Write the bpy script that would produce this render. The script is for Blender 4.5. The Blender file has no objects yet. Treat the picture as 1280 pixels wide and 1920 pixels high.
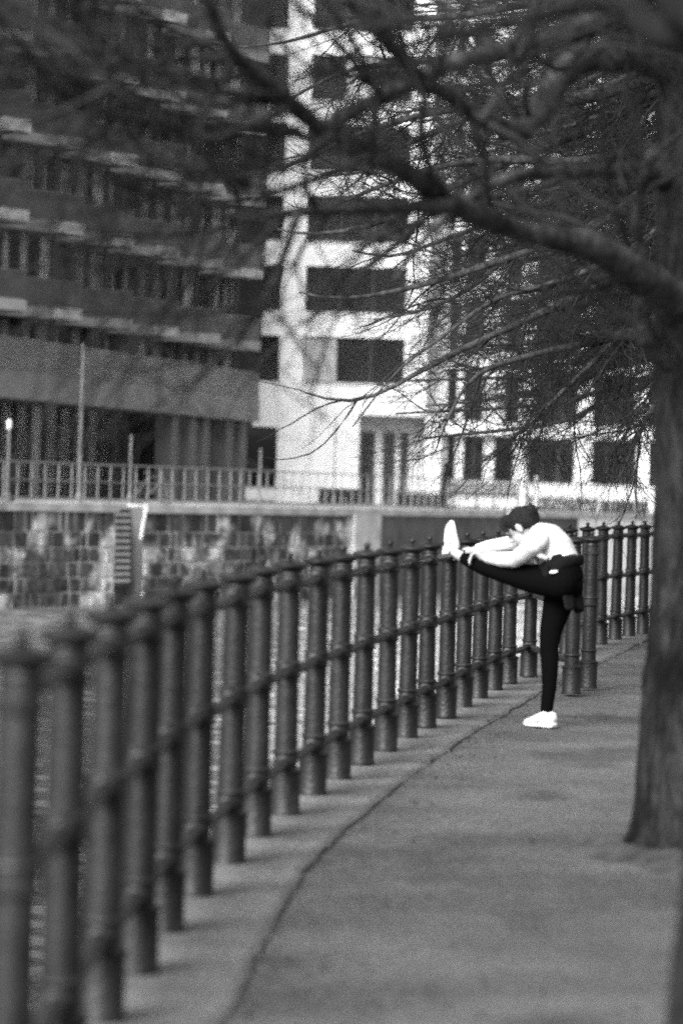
import bpy, bmesh, math, random
import numpy as np
from mathutils import Matrix, Vector

random.seed(7)
RNG = np.random.default_rng(11)
scene = bpy.context.scene
COL = scene.collection

# ------------------------------------------------------------------ camera
F = 7200.0                      # focal length in photograph pixels (135 mm on a 36 mm tall frame)
ROLL = math.radians(1.7)
PITCH = math.atan(42 / F)
CAM_Z = 1.4
cam_data = bpy.data.cameras.new('camera')
cam = bpy.data.objects.new('camera', cam_data)
COL.objects.link(cam)
cam_data.sensor_fit = 'VERTICAL'
cam_data.sensor_height = 36.0
cam_data.sensor_width = 24.0
cam_data.lens = 135.0
cam_data.clip_start = 0.1
cam_data.clip_end = 4000.0
cam_data.dof.use_dof = True
cam_data.dof.focus_distance = 29.0
cam_data.dof.aperture_fstop = 2.8
cam_data.dof.aperture_blades = 0
cam.matrix_world = (Matrix.Translation((0, 0, CAM_Z)) @ Matrix.Rotation(math.pi / 2 - PITCH, 4, 'X')
                    @ Matrix.Rotation(ROLL, 4, 'Z'))
scene.camera = cam

# ------------------------------------------------------------------ light
SUN_EL, SUN_AZ = math.radians(36), math.radians(208)      # azimuth clockwise from +Y
world = bpy.data.worlds.new('World')
scene.world = world
world.use_nodes = True
wn, wl = world.node_tree.nodes, world.node_tree.links
bg = wn['Background']
sky = wn.new('ShaderNodeTexSky')
sky.sky_type = 'NISHITA'
sky.sun_disc = False
sky.sun_elevation = SUN_EL
sky.sun_rotation = SUN_AZ
sky.dust_density = 9.0
bw = wn.new('ShaderNodeRGBToBW')                          # black-and-white film
wl.new(sky.outputs[0], bw.inputs[0])
wl.new(bw.outputs[0], bg.inputs['Color'])
bg.inputs['Strength'].default_value = 0.15
sun_d = bpy.data.lights.new('sun', 'SUN')
sun_d.energy = 1.7
sun_d.angle = math.radians(28)
sun_d.color = (1, 1, 1)
sun = bpy.data.objects.new('sun', sun_d)
COL.objects.link(sun)
to_sun = Vector((math.sin(SUN_AZ) * math.cos(SUN_EL), math.cos(SUN_AZ) * math.cos(SUN_EL), math.sin(SUN_EL)))
sun.rotation_euler = (-to_sun).to_track_quat('-Z', 'Y').to_euler()
sun.location = (0, 0, 60)

scene.view_settings.view_transform = 'Standard'
scene.view_settings.look = 'None'
scene.view_settings.gamma = 1.0
scene.view_settings.exposure = 1.44
scene.render.engine = 'CYCLES'
scene.cycles.use_denoising = False
scene.cycles.use_adaptive_sampling = False
scene.cycles.max_bounces = 8
scene.cycles.diffuse_bounces = 3
scene.cycles.transparent_max_bounces = 12
scene.cycles.sample_clamp_indirect = 2.0
scene.cycles.pixel_filter_type = 'BLACKMAN_HARRIS'
scene.cycles.filter_width = 2.1

# ------------------------------------------------------------------ survey: photograph pixels to places
SR, CR = math.sin(ROLL), math.cos(ROLL)
def uv(x, y):
    u, v = x - 640.0, y - 960.0
    return u * CR + v * SR, -u * SR + v * CR
def P(x, y, d):                       # a point seen at (x, y), d metres away
    u, v = uv(x, y)
    return np.array([u / F * d, d, CAM_Z - (v + 42) / F * d])
SLOPE = 0.0025
def ground_z(d):
    return SLOPE * d
def G(x, y):                          # a point of the near bank seen at (x, y)
    u, v = uv(x, y)
    d = CAM_Z / ((v + 42) / F + SLOPE)
    return np.array([u / F * d, d, ground_z(d)])

# ------------------------------------------------------------------ materials (all greys: the film is black and white)
MATS = {}
def mat(name, val, rough=0.7, var=0.0, scale=5.0, bump=0.0, bscale=40.0, spec=0.4, metal=0.0, stretch=(1, 1, 1),
        detail=6.0, rand=0.0, spots=None, fine=None, world_co=False):
    if name in MATS:
        return MATS[name]
    m = bpy.data.materials.new(name)
    m.use_nodes = True
    n, l = m.node_tree.nodes, m.node_tree.links
    b = n['Principled BSDF']
    b.inputs['Roughness'].default_value = rough
    b.inputs['Specular IOR Level'].default_value = spec
    b.inputs['Metallic'].default_value = metal
    b.inputs['Base Color'].default_value = (val, val, val, 1)
    tc = n.new('ShaderNodeTexCoord')
    mp = n.new('ShaderNodeMapping')
    mp.inputs['Scale'].default_value = stretch
    co = tc.outputs['Object']
    if world_co:
        co = n.new('ShaderNodeNewGeometry').outputs['Position']
    l.new(co, mp.inputs['Vector'])
    out = None
    if var > 0:
        t = n.new('ShaderNodeTexNoise')
        t.inputs['Scale'].default_value = scale
        t.inputs['Detail'].default_value = detail
        t.inputs['Roughness'].default_value = 0.62
        l.new(mp.outputs[0], t.inputs['Vector'])
        r = n.new('ShaderNodeMapRange')
        r.inputs['From Min'].default_value = 0.3
        r.inputs['From Max'].default_value = 0.7
        r.inputs['To Min'].default_value = val * (1 - var)
        r.inputs['To Max'].default_value = val * (1 + var)
        l.new(t.outputs['Fac'], r.inputs['Value'])
        out = r.outputs[0]
    if spots:                                        # (value, scale, threshold, softness, stretch)
        t2 = n.new('ShaderNodeTexNoise')
        t2.inputs['Scale'].default_value = spots[1]
        t2.inputs['Detail'].default_value = 5
        mp2 = n.new('ShaderNodeMapping')
        mp2.inputs['Scale'].default_value = spots[4]
        mp2.inputs['Location'].default_value = (3.1, 7.7, 1.3)
        l.new(co, mp2.inputs['Vector'])
        l.new(mp2.outputs[0], t2.inputs['Vector'])
        r2 = n.new('ShaderNodeMapRange')
        r2.interpolation_type = 'SMOOTHSTEP'
        r2.inputs['From Min'].default_value = spots[2] - spots[3]
        r2.inputs['From Max'].default_value = spots[2] + spots[3]
        l.new(t2.outputs['Fac'], r2.inputs['Value'])
        mx = n.new('ShaderNodeMix')
        mx.data_type = 'FLOAT'
        l.new(r2.outputs[0], mx.inputs['Factor'])
        if out is not None:
            l.new(out, mx.inputs['A'])
        else:
            mx.inputs['A'].default_value = val
        mx.inputs['B'].default_value = spots[0]
        out = mx.outputs['Result']
    if fine:
        t4 = n.new('ShaderNodeTexNoise')
        t4.inputs['Scale'].default_value = fine[0]
        t4.inputs['Detail'].default_value = 3
        t4.inputs['Roughness'].default_value = 0.7
        l.new(mp.outputs[0], t4.inputs['Vector'])
        r4 = n.new('ShaderNodeMapRange')
        r4.inputs['From Min'].default_value = 0.32
        r4.inputs['From Max'].default_value = 0.68
        r4.inputs['To Min'].default_value = 1 - fine[1]
        r4.inputs['To Max'].default_value = 1 + fine[1]
        l.new(t4.outputs['Fac'], r4.inputs['Value'])
        m4 = n.new('ShaderNodeMath')
        m4.operation = 'MULTIPLY'
        l.new(r4.outputs[0], m4.inputs[0])
        if out is not None:
            l.new(out, m4.inputs[1])
        else:
            m4.inputs[1].default_value = val
        out = m4.outputs[0]
    if rand > 0:
        oi = n.new('ShaderNodeObjectInfo')
        r3 = n.new('ShaderNodeMapRange')
        r3.inputs['To Min'].default_value = 1 - rand
        r3.inputs['To Max'].default_value = 1 + rand
        l.new(oi.outputs['Random'], r3.inputs['Value'])
        mu = n.new('ShaderNodeMath')
        mu.operation = 'MULTIPLY'
        l.new(r3.outputs[0], mu.inputs[0])
        if out is not None:
            l.new(out, mu.inputs[1])
        else:
            mu.inputs[1].default_value = val
        out = mu.outputs[0]
    if out is not None:
        l.new(out, b.inputs['Base Color'])
    if bump > 0:
        t3 = n.new('ShaderNodeTexNoise')
        t3.inputs['Scale'].default_value = bscale
        t3.inputs['Detail'].default_value = 5
        l.new(mp.outputs[0], t3.inputs['Vector'])
        bp = n.new('ShaderNodeBump')
        bp.inputs['Strength'].default_value = bump
        bp.inputs['Distance'].default_value = 0.02
        l.new(t3.outputs['Fac'], bp.inputs['Height'])
        l.new(bp.outputs[0], b.inputs['Normal'])
    MATS[name] = m
    return m

def mix_transparent(name, val, alpha, rough=0.25, spec=0.5):
    if name in MATS:
        return MATS[name]
    m = mat(name, val, rough, spec=spec)
    m.node_tree.nodes['Principled BSDF'].inputs['Alpha'].default_value = alpha
    return m

M_PATH = mat('path_gravel', 0.073, 0.95, 0.42, 0.8, 0.8, 70, spec=0.15, spots=(0.042, 1.5, 0.61, 0.10, (1, 0.45, 1)), fine=(30, 0.42), detail=9)
M_COPE = mat('coping_granite', 0.092, 0.85, 0.28, 3.0, 0.4, 70, spec=0.25, rand=0.10, spots=(0.075, 2.2, 0.60, 0.09, (1, 0.6, 1)), fine=(45, 0.5))
M_SOIL = mat('dark_soil', 0.048, 0.95, 0.5, 9.0, 0.6, 60, spec=0.1)
M_BANK = mat('bank_wall_stone', 0.10, 0.9, 0.4, 2.0)
M_IRON = mat('painted_iron', 0.0095, 0.42, 0.5, 9.0, 0.25, 60, spec=0.24, rand=0.3, spots=(0.022, 7.0, 0.64, 0.05, (1, 1, 0.5)))
M_BARK = mat('tree_bark', 0.015, 0.95, 0.75, 6.0, 1.0, 18, spec=0.06, stretch=(1, 1, 0.4), spots=(0.006, 2.4, 0.60, 0.07, (1, 1, 0.6)), fine=(24, 0.5))
M_LIMB = mat('limb_bark', 0.036, 0.95, 0.7, 6.0, 1.0, 20, spec=0.06, fine=(26, 0.5))
M_TWIG = mat('twig_bark', 0.018, 0.9, 0.5, 3.0, spec=0.08)
M_TWIG_PALE = mat('pale_twig_bark', 0.026, 0.9, 0.6, 2.0, spec=0.08)
M_WHITE = mat('white_render', 0.82, 0.9, 0.03, 0.6, spec=0.2)
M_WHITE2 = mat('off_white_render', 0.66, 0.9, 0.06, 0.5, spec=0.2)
M_FRAME = mat('dark_window_frame', 0.035, 0.5)
M_GLASS = mix_transparent('window_glass', 0.02, 0.2, 0.22)
M_ROOM = mat('unlit_interior_shade', 0.035, 0.95)  # darkness of unlit rooms put into the wall colour behind the panes
M_CURTAIN = mat('curtain_cloth', 0.72, 0.95, 0.2, 1.2, rand=0.55)
M_BLIND = mat('roller_blind', 0.42, 0.9)
M_FASCIA = mat('concrete_fascia', 0.15, 0.9, 0.15, 0.8)
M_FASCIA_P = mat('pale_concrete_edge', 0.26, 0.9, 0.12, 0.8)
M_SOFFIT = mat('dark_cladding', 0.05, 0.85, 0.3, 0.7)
M_PANEL = mat('balustrade_mesh_panel', 0.058, 0.5, 0.25, 0.9, spec=0.4)
M_COLUMN = mat('concrete_column', 0.13, 0.9, 0.2, 1.0)
M_STONE = mat('quay_stone', 0.055, 0.9, 0.5, 4.5, 0.6, 12, spec=0.2, rand=0.5, spots=(0.46, 0.8, 0.56, 0.07, (1.2, 0.8, 1.0)), fine=(3.5, 0.4), world_co=True)
M_MORTAR = mat('lime_mortar', 0.50, 0.95, 0.45, 1.1, 0.4, 14, world_co=True, spots=(0.16, 0.5, 0.60, 0.08, (1, 1, 1)))
M_PLASTER = mat('plastered_quay_wall', 0.085, 0.92, 0.4, 1.3, 0.3, 10, spots=(0.15, 0.9, 0.66, 0.05, (1, 1, 0.5)))
M_PALEWALL = mat('pale_quay_wall', 0.85, 0.9, 0.08, 0.9)
M_COPE_FAR = mat('far_coping_stone', 0.36, 0.9, 0.25, 0.8)
M_FARGROUND = mat('far_promenade_paving', 0.16, 0.95, 0.25, 0.3)
M_RAIL_GREY = mat('galvanised_rail', 0.14, 0.5, 0.15, 4.0)
M_HEDGE = mat('hedge_leaf', 0.045, 0.9, 0.5, 6.0)
M_SKIN = mat('skin', 0.27, 0.55, 0.08, 12.0, spec=0.4)
M_SHIRT = mat('white_knit', 0.46, 0.95, 0.03, 30.0, 0.25, 120, spec=0.1)
M_BLACK = mat('black_leggings', 0.002, 0.9, spec=0.02)
M_JACKET = mat('black_jacket_cloth', 0.006, 0.9, 0.4, 9.0, 0.3, 40, spec=0.05)
M_HAIR = mat('dark_hair', 0.005, 0.6, 0.5, 30.0, 0.6, 60, spec=0.15, stretch=(1, 1, 4))
M_SHOE = mat('white_shoe', 0.52, 0.7, 0.03, 20.0, 0.1, 80)
M_SHOE_GREY = mat('shoe_mesh_panel', 0.42, 0.85)
M_DARKCLOTH = mat('dark_coat', 0.008, 0.95, spec=0.03)
M_PALECLOTH = mat('pale_cloth', 0.6, 0.9)
M_LAMPHEAD = mat('white_lamp_head', 0.5, 0.5)

def water_material():
    m = bpy.data.materials.new('canal_water')
    m.use_nodes = True
    n, l = m.node_tree.nodes, m.node_tree.links
    b = n['Principled BSDF']
    b.inputs['Base Color'].default_value = (0.12, 0.12, 0.12, 1)
    b.inputs['Roughness'].default_value = 0.08
    b.inputs['IOR'].default_value = 1.8
    b.inputs['Specular IOR Level'].default_value = 0.5
    tc = n.new('ShaderNodeTexCoord')
    prev = None
    for sc, dist, strn, st in ((4.5, 0.008, 0.5, (1.0, 0.7, 1)),):
        mp = n.new('ShaderNodeMapping')
        mp.inputs['Scale'].default_value = st
        t = n.new('ShaderNodeTexNoise')
        t.inputs['Scale'].default_value = sc
        t.inputs['Detail'].default_value = 3
        l.new(tc.outputs['Object'], mp.inputs['Vector'])
        l.new(mp.outputs[0], t.inputs['Vector'])
        bp = n.new('ShaderNodeBump')
        bp.inputs['Strength'].default_value = strn
        bp.inputs['Distance'].default_value = dist
        l.new(t.outputs['Fac'], bp.inputs['Height'])
        if prev:
            l.new(prev.outputs[0], bp.inputs['Normal'])
        prev = bp
    l.new(prev.outputs[0], b.inputs['Normal'])
    return m
M_WATER = water_material()

# ------------------------------------------------------------------ mesh helpers
WORLD_LOC = {}
class MB:
    """collects faces in world coordinates"""
    def __init__(s):
        s.v, s.f = [], []
    def add(s, verts, faces):
        o = len(s.v)
        s.v.extend([tuple(map(float, p)) for p in verts])
        s.f.extend([tuple(i + o for i in q) for q in faces])
        return s
    def box(s, a, b):
        (x0, y0, z0), (x1, y1, z1) = a, b
        return s.add([(x0, y0, z0), (x1, y0, z0), (x1, y1, z0), (x0, y1, z0), (x0, y0, z1), (x1, y0, z1), (x1, y1, z1), (x0, y1, z1)],
                     [(0, 3, 2, 1), (4, 5, 6, 7), (0, 1, 5, 4), (1, 2, 6, 5), (2, 3, 7, 6), (3, 0, 4, 7)])
    def prism(s, poly, z0, z1):
        n = len(poly)
        area = sum(poly[i][0] * poly[(i + 1) % n][1] - poly[(i + 1) % n][0] * poly[i][1] for i in range(n))
        if area < 0:
            poly = poly[::-1]
        vs = [(p[0], p[1], z0) for p in poly] + [(p[0], p[1], z1) for p in poly]
        fs = [tuple(range(n))[::-1], tuple(range(n, 2 * n))] + [(i, (i + 1) % n, n + (i + 1) % n, n + i) for i in range(n)]
        return s.add(vs, fs)
    def tube(s, pts, rad, sides=8, rad2=None, axis=None, cap=True, rnd=None):
        pts = np.array(pts, float)
        n = len(pts)
        rad = np.broadcast_to(np.array(rad, float), (n,))
        rad2 = rad if rad2 is None else np.broadcast_to(np.array(rad2, float), (n,))
        tan = np.gradient(pts, axis=0)
        tan /= np.linalg.norm(tan, axis=1)[:, None] + 1e-12
        ref = np.array(axis if axis is not None else ((0, 0, 1) if abs(tan[:, 2]).mean() < 0.7 else (0, 1, 0)), float)
        vs, fs = [], []
        for i in range(n):
            w = ref - tan[i] * ref.dot(tan[i])
            w /= np.linalg.norm(w) + 1e-12
            u = np.cross(tan[i], w)
            for k in range(sides):
                a = 2 * math.pi * k / sides
                q = 1.0 if rnd is None else rnd[i][k]
                vs.append(pts[i] + q * (u * rad[i] * math.cos(a) + w * rad2[i] * math.sin(a)))
        for i in range(n - 1):
            for k in range(sides):
                k2 = (k + 1) % sides
                fs.append((i * sides + k, i * sides + k2, (i + 1) * sides + k2, (i + 1) * sides + k))
        if cap:
            fs.append(tuple(range(sides))[::-1])
            fs.append(tuple(range((n - 1) * sides, n * sides)))
        return s.add(vs, fs)
    def ball(s, c, r, axes=None, seg=12, rings=8):
        c = np.array(c, float)
        r = np.broadcast_to(np.array(r, float), (3,))
        A = np.eye(3) if axes is None else np.array(axes, float)
        vs, fs = [c + A[2] * r[2]], []
        for i in range(1, rings):
            th = math.pi * i / rings
            for k in range(seg):
                ph = 2 * math.pi * k / seg
                vs.append(c + A[0] * r[0] * math.sin(th) * math.cos(ph) + A[1] * r[1] * math.sin(th) * math.sin(ph) + A[2] * r[2] * math.cos(th))
        vs.append(c - A[2] * r[2])
        for k in range(seg):
            fs.append((0, 1 + k, 1 + (k + 1) % seg))
            e = 1 + (rings - 2) * seg
            fs.append((len(vs) - 1, e + (k + 1) % seg, e + k))
        for i in range(rings - 2):
            for k in range(seg):
                a, b2 = 1 + i * seg + k, 1 + i * seg + (k + 1) % seg
                fs.append((a, a + seg, b2 + seg, b2))
        return s.add(vs, fs)
    def lathe(s, prof, seg=20, c=(0, 0, 0)):
        vs, fs = [], []
        for r, z in prof:
            for k in range(seg):
                a = 2 * math.pi * k / seg
                vs.append((c[0] + r * math.cos(a), c[1] + r * math.sin(a), c[2] + z))
        for i in range(len(prof) - 1):
            for k in range(seg):
                k2 = (k + 1) % seg
                fs.append((i * seg + k, i * seg + k2, (i + 1) * seg + k2, (i + 1) * seg + k))
        fs.append(tuple(range(seg))[::-1])
        fs.append(tuple(range((len(prof) - 1) * seg, len(prof) * seg)))
        return s.add(vs, fs)
    def build(s, name, m, parent=None, origin=None, smooth=False):
        a = np.array(s.v, float)
        if origin is None:
            origin = np.array([(a[:, 0].min() + a[:, 0].max()) / 2, (a[:, 1].min() + a[:, 1].max()) / 2, a[:, 2].min()])
        origin = np.array(origin, float)
        me = bpy.data.meshes.new(name)
        me.from_pydata((a - origin).tolist(), [], s.f)
        me.materials.append(m)
        if smooth:
            me.polygons.foreach_set('use_smooth', [True] * len(me.polygons))
        me.update()
        return link(name, me, parent, origin)

def link(name, data, parent, origin):
    o = bpy.data.objects.new(name, data)
    COL.objects.link(o)
    origin = np.array(origin, float)
    WORLD_LOC[o.name] = origin
    if parent is not None:
        o.parent = parent
        o.location = origin - WORLD_LOC[parent.name]
    else:
        o.location = origin
    return o
def tag(o, label=None, cat=None, group=None, kind=None):
    if label: o['label'] = label
    if cat: o['category'] = cat
    if group: o['group'] = group
    if kind: o['kind'] = kind
    return o
def thing(name, loc, label, cat, group=None):
    return tag(link(name, None, None, loc), label, cat, group)

def np_mesh(name, V, Fc, m, parent=None, origin=(0, 0, 0), smooth=True):
    """quads or triangles given as arrays"""
    me = bpy.data.meshes.new(name)
    V = np.asarray(V, float) - np.array(origin, float)
    k = Fc.shape[1]
    me.vertices.add(len(V)); me.vertices.foreach_set('co', V.ravel())
    me.loops.add(Fc.size); me.loops.foreach_set('vertex_index', Fc.ravel().astype(np.int32))
    me.polygons.add(len(Fc))
    me.polygons.foreach_set('loop_start', np.arange(0, Fc.size, k, dtype=np.int32))
    me.polygons.foreach_set('loop_total', np.full(len(Fc), k, dtype=np.int32))
    if smooth:
        me.polygons.foreach_set('use_smooth', np.ones(len(Fc), dtype=bool))
    me.materials.append(m)
    me.update(calc_edges=True)
    me.validate()
    return link(name, me, parent, origin)

def remeshed(mb, name, m, parent, origin, voxel=0.006, smooth=5, fac=0.5):
    """one continuous surface grown round overlapping volumes"""
    o = mb.build('scratch', m, None, origin)
    r = o.modifiers.new('r', 'REMESH'); r.mode = 'VOXEL'; r.voxel_size = voxel; r.use_smooth_shade = True
    if smooth:
        sm = o.modifiers.new('s', 'SMOOTH'); sm.factor = fac; sm.iterations = smooth
    dg = bpy.context.evaluated_depsgraph_get()
    me = bpy.data.meshes.new_from_object(o.evaluated_get(dg))
    me.name = name
    me.materials.clear(); me.materials.append(m)
    me.polygons.foreach_set('use_smooth', [True] * len(me.polygons))
    old = o.data
    bpy.data.objects.remove(o); bpy.data.meshes.remove(old)
    return link(name, me, parent, origin)

# ================================================================== THE SETTING
WATER_Z = -1.9
FAR_Z = 0.78
def wave_height(x, y):
    r = np.random.default_rng(3)
    h = np.zeros_like(x)
    for lam, amp, k in ((3.1, 0.022, 4), (1.7, 0.019, 5), (1.05, 0.015, 6), (0.72, 0.010, 6)):
        for _ in range(k):
            th = r.normal(math.pi / 2, 0.75)
            l_ = lam * r.uniform(0.8, 1.2)
            h += amp / math.sqrt(k) * np.sin(2 * math.pi / l_ * (x * math.cos(th) + y * math.sin(th)) + r.uniform(0, 6.28))
    return h
wx_ = np.arange(-16, 16.01, 0.17)
wy_ = np.concatenate([np.arange(9, 60, 0.11), np.arange(60, 152, 0.16)])
GX, GY = np.meshgrid(wx_, wy_)
nW = len(wx_)
WV = np.stack([GX, GY, WATER_Z + wave_height(GX, GY)], axis=-1).reshape(-1, 3)
ii, jj = np.meshgrid(np.arange(len(wy_) - 1), np.arange(nW - 1), indexing='ij')
WF = np.stack([ii * nW + jj, ii * nW + jj + 1, (ii + 1) * nW + jj + 1, (ii + 1) * nW + jj], axis=-1).reshape(-1, 4)
wat = np_mesh('canal_water', WV, WF, M_WATER, None, (0, 0, WATER_Z))
tag(wat, kind='structure')
w = MB().add([(-400, -60, WATER_Z - 0.06), (400, -60, WATER_Z - 0.06), (400, 420, WATER_Z - 0.06), (-400, 420, WATER_Z - 0.06)], [(0, 1, 2, 3)])
tag(w.build('canal_water', M_WATER, origin=(0, 0, WATER_Z)), kind='structure')

# ---- survey of the near bank
post_px = [(186, 1917), (254, 1825), (306, 1747), (364, 1680), (427, 1620), (478, 1568), (533, 1527), (585, 1490), (632, 1461),
           (677, 1432), (722, 1407), (761, 1384), (797, 1363), (835, 1345), (866, 1325), (896, 1309), (924, 1293), (952, 1281), (990, 1268)]
main_posts = [P(6, 2216, 7.50), P(107, 2044, 8.58)] + [G(*p) for p in post_px]
for p in main_posts:
    p[2] = ground_z(p[1])
landing_posts = [G(1070, 1301), G(1101, 1290)]
far_posts = [G(*p) for p in ((1061, 1226), (1094, 1216), (1125, 1207), (1152, 1199), (1178, 1193), (1204, 1188), (1230, 1183))]

kerb_px = [(420, 1920), (480, 1800), (560, 1640), (640, 1555), (720, 1488), (800, 1430), (900, 1361), (990, 1309), (1115, 1245), (1215, 1195)]
kerb = [G(*p)[:2] for p in kerb_px]
kerb = [np.array([-0.45, 2.0]), np.array([-0.40, 6.0])] + kerb + [np.array([4.6, 46.0]), np.array([7.6, 58.0]), np.array([18, 90.0])]
kd = np.array([k[1] for k in kerb]); kx = np.array([k[0] for k in kerb])
edge = [np.array([-0.90, 2.0]), np.array([-0.82, 6.0])] + [p[:2] - np.array([0.13, 0]) for p in main_posts[1:-1]]
edge += [np.array([1.34, 30.2]), np.array([1.60, 32.6])] + [p[:2] - np.array([0.13, 0]) for p in far_posts] + [np.array([4.1, 46.0]), np.array([7.1, 58.0]), np.array([17.4, 90.0])]
ed = np.array([k[1] for k in edge]); ex = np.array([k[0] for k in edge])
def kerb_x(d): return float(np.interp(d, kd, kx))
def edge_x(d): return float(np.interp(d, ed, ex))

# path sheet, finely divided near the camera and slightly uneven
ds = np.concatenate([np.linspace(2, 8, 13), np.linspace(8.3, 45, 150), np.linspace(46, 90, 20)])
cols = np.concatenate([np.linspace(0, 4, 34), np.array([5, 7, 10, 16, 26, 60])])
V = []
for d in ds:
    x0 = kerb_x(d) - 0.05
    for c in cols:
        x = x0 + c
        b = 0.006 * math.sin(2.1 * x + 0.7 * d) + 0.005 * math.sin(0.9 * d + 3 * x * 0.3) + RNG.normal(0, 0.0025)
        b -= 0.010 * math.exp(-(c / 0.12) ** 2)
        V.append((x, d, ground_z(d) - 0.019 + b))
nc = len(cols)
Fc = np.array([(i * nc + j, i * nc + j + 1, (i + 1) * nc + j + 1, (i + 1) * nc + j) for i in range(len(ds) - 1) for j in range(nc - 1)])
tag(np_mesh('gravel_path', np.array(V), Fc, M_PATH, origin=(0, 0, 0)), kind='structure')
# bank body below coping
b = MB()
dd = list(ed)
for i in range(len(dd) - 1):
    d0, d1 = dd[i], dd[i + 1]
    vs = []
    for d in (d0, d1):
        vs += [(edge_x(d) + 0.02, d, WATER_Z - 0.6), (edge_x(d) + 0.02, d, ground_z(d) - 0.125), (kerb_x(d) + 0.3, d, ground_z(d) - 0.125)]
    b.add(vs, [(0, 1, 4, 3), (1, 2, 5, 4)])
tag(b.build('bank_retaining_wall', M_BANK, origin=(0, 0, 0)), kind='structure')
cop = tag(link('canal_coping', None, None, (0, 20, 0.05)), kind='structure')
d = 6.0
while d < 45:
    L = 1.15 + random.uniform(-0.12, 0.12)
    d1 = d + L
    m = MB()
    rows = np.linspace(d + 0.006, d1 - 0.006, 5)
    jz = random.uniform(-0.006, 0.006)
    ring = []
    for q in rows:
        xa, xb = edge_x(q), kerb_x(q) + random.uniform(-0.012, 0.012)
        z = ground_z(q) + jz
        ring.append([(xa, q, z - 0.12), (xa, q, z - 0.012), (xa + 0.012, q, z), (xb - 0.03, q, z - 0.003), (xb - 0.006, q, z - 0.014), (xb, q, z - 0.12)])
    vs = [p for r in ring for p in r]
    fs = []
    for i in range(len(rows) - 1):
        for k in range(5):
            fs.append((i * 6 + k, i * 6 + k + 1, (i + 1) * 6 + k + 1, (i + 1) * 6 + k))
    fs += [tuple(range(6))[::-1], tuple(range(24, 30))]
    m.add(vs, fs)
    m.build('coping_stone', M_COPE, cop)
    d = d1

# leaf litter and grit on the path, thickest along the kerb
rl = np.random.default_rng(19)
nl = 1300
dl = 8 + 34 * rl.random(nl) ** 1.3
cl_ = np.where(rl.random(nl) < 0.6, np.abs(rl.normal(0, 0.16, nl)), rl.uniform(0, 3.2, nl))
px_ = np.array([kerb_x(q) for q in dl]) + cl_ - 0.03
sz = rl.uniform(0.005, 0.017, nl)
an_ = rl.uniform(0, 6.28, nl)
pz = SLOPE * dl - 0.006
t_ = np.stack([np.cos(an_), np.sin(an_), rl.normal(0, .25, nl)], axis=1) * sz[:, None]
b_t = np.stack([-np.sin(an_), np.cos(an_), rl.normal(0, .25, nl)], axis=1) * sz[:, None] * 0.6
c_ = np.stack([px_, dl, pz], axis=1)
LV = np.stack([c_ - t_, c_ - b_t, c_ + t_, c_ + b_t + np.array([0, 0, .004])], axis=1).reshape(-1, 3)
lit = np_mesh('leaf_litter', LV, np.arange(nl * 4).reshape(-1, 4), mat('dead_leaf', 0.05, 0.9, 0.8, 3.0), None, (0, 0, 0), smooth=False)
tag(lit, 'scattered dead leaves and grit on the gravel path, thickest along the kerb', 'leaves', kind='stuff')
def soil_patch(cx, cy, r0, seed):
    rr_ = random.Random(seed)
    n_, vs = 48, [(cx, cy, ground_z(cy) + 0.035)]
    for ring, (f_, h_) in enumerate(((0.5, 0.03), (0.8, 0.012), (1.0, -0.03))):
        for k in range(n_):
            a = 2 * math.pi * k / n_
            q = r0 * f_ * (1 + 0.16 * math.sin(3 * a + seed) + 0.10 * math.sin(7 * a + 2 * seed) + rr_.uniform(-.05, .05))
            vs.append((cx + q * math.cos(a), cy + 1.25 * q * math.sin(a), ground_z(cy) + h_ + rr_.uniform(-.004, .004)))
    fs = [(0, 1 + k, 1 + (k + 1) % n_) for k in range(n_)]
    for ring in range(2):
        for k in range(n_):
            a0, a1 = 1 + ring * n_ + k, 1 + ring * n_ + (k + 1) % n_
            fs.append((a0, a0 + n_, a1 + n_, a1))
    tag(MB().add(vs, fs).build('soil_patch', M_SOIL, smooth=True), kind='structure')
soil_patch(1.50, 14.96, 0.62, 1)
soil_patch(1.02, 8.4, 0.45, 2)

# ---- far bank
FW = [(-20.0, 75.0), (-8.75, 99.0), (-2.9, 110.5), (0.35, 119.0), (4.9, 131.0), (8.6, 140.0), (13.5, 151.0), (40, 200)]
def along(p, q):
    p, q = np.array(p, float), np.array(q, float)
    L = np.linalg.norm(q - p); e = (q - p) / L
    return p, e, np.array([e[1], -e[0]]), L          # n points to the canal
STAIR = []
def quay_strip(mb, p, q, z0, z1, n0, n1):
    p, e, n, L = along(p, q)
    a, b_ = p + n * n0, p + e * L + n * n0
    c, d_ = p + e * L + n * n1, p + n * n1
    mb.prism([a, b_, c, d_], z0, z1)

# stone quay wall, left part of the view: FW[0..3] with the water stair let into it
wall = thing('stone_quay_wall', (-4.5, 108.0, WATER_Z), 'old quay wall of dark stone blocks with pale mortar across the canal', 'wall')
mo = MB()
segs = [(FW[0], FW[1]), (FW[1], FW[2]), (FW[2], FW[3])]
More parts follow.
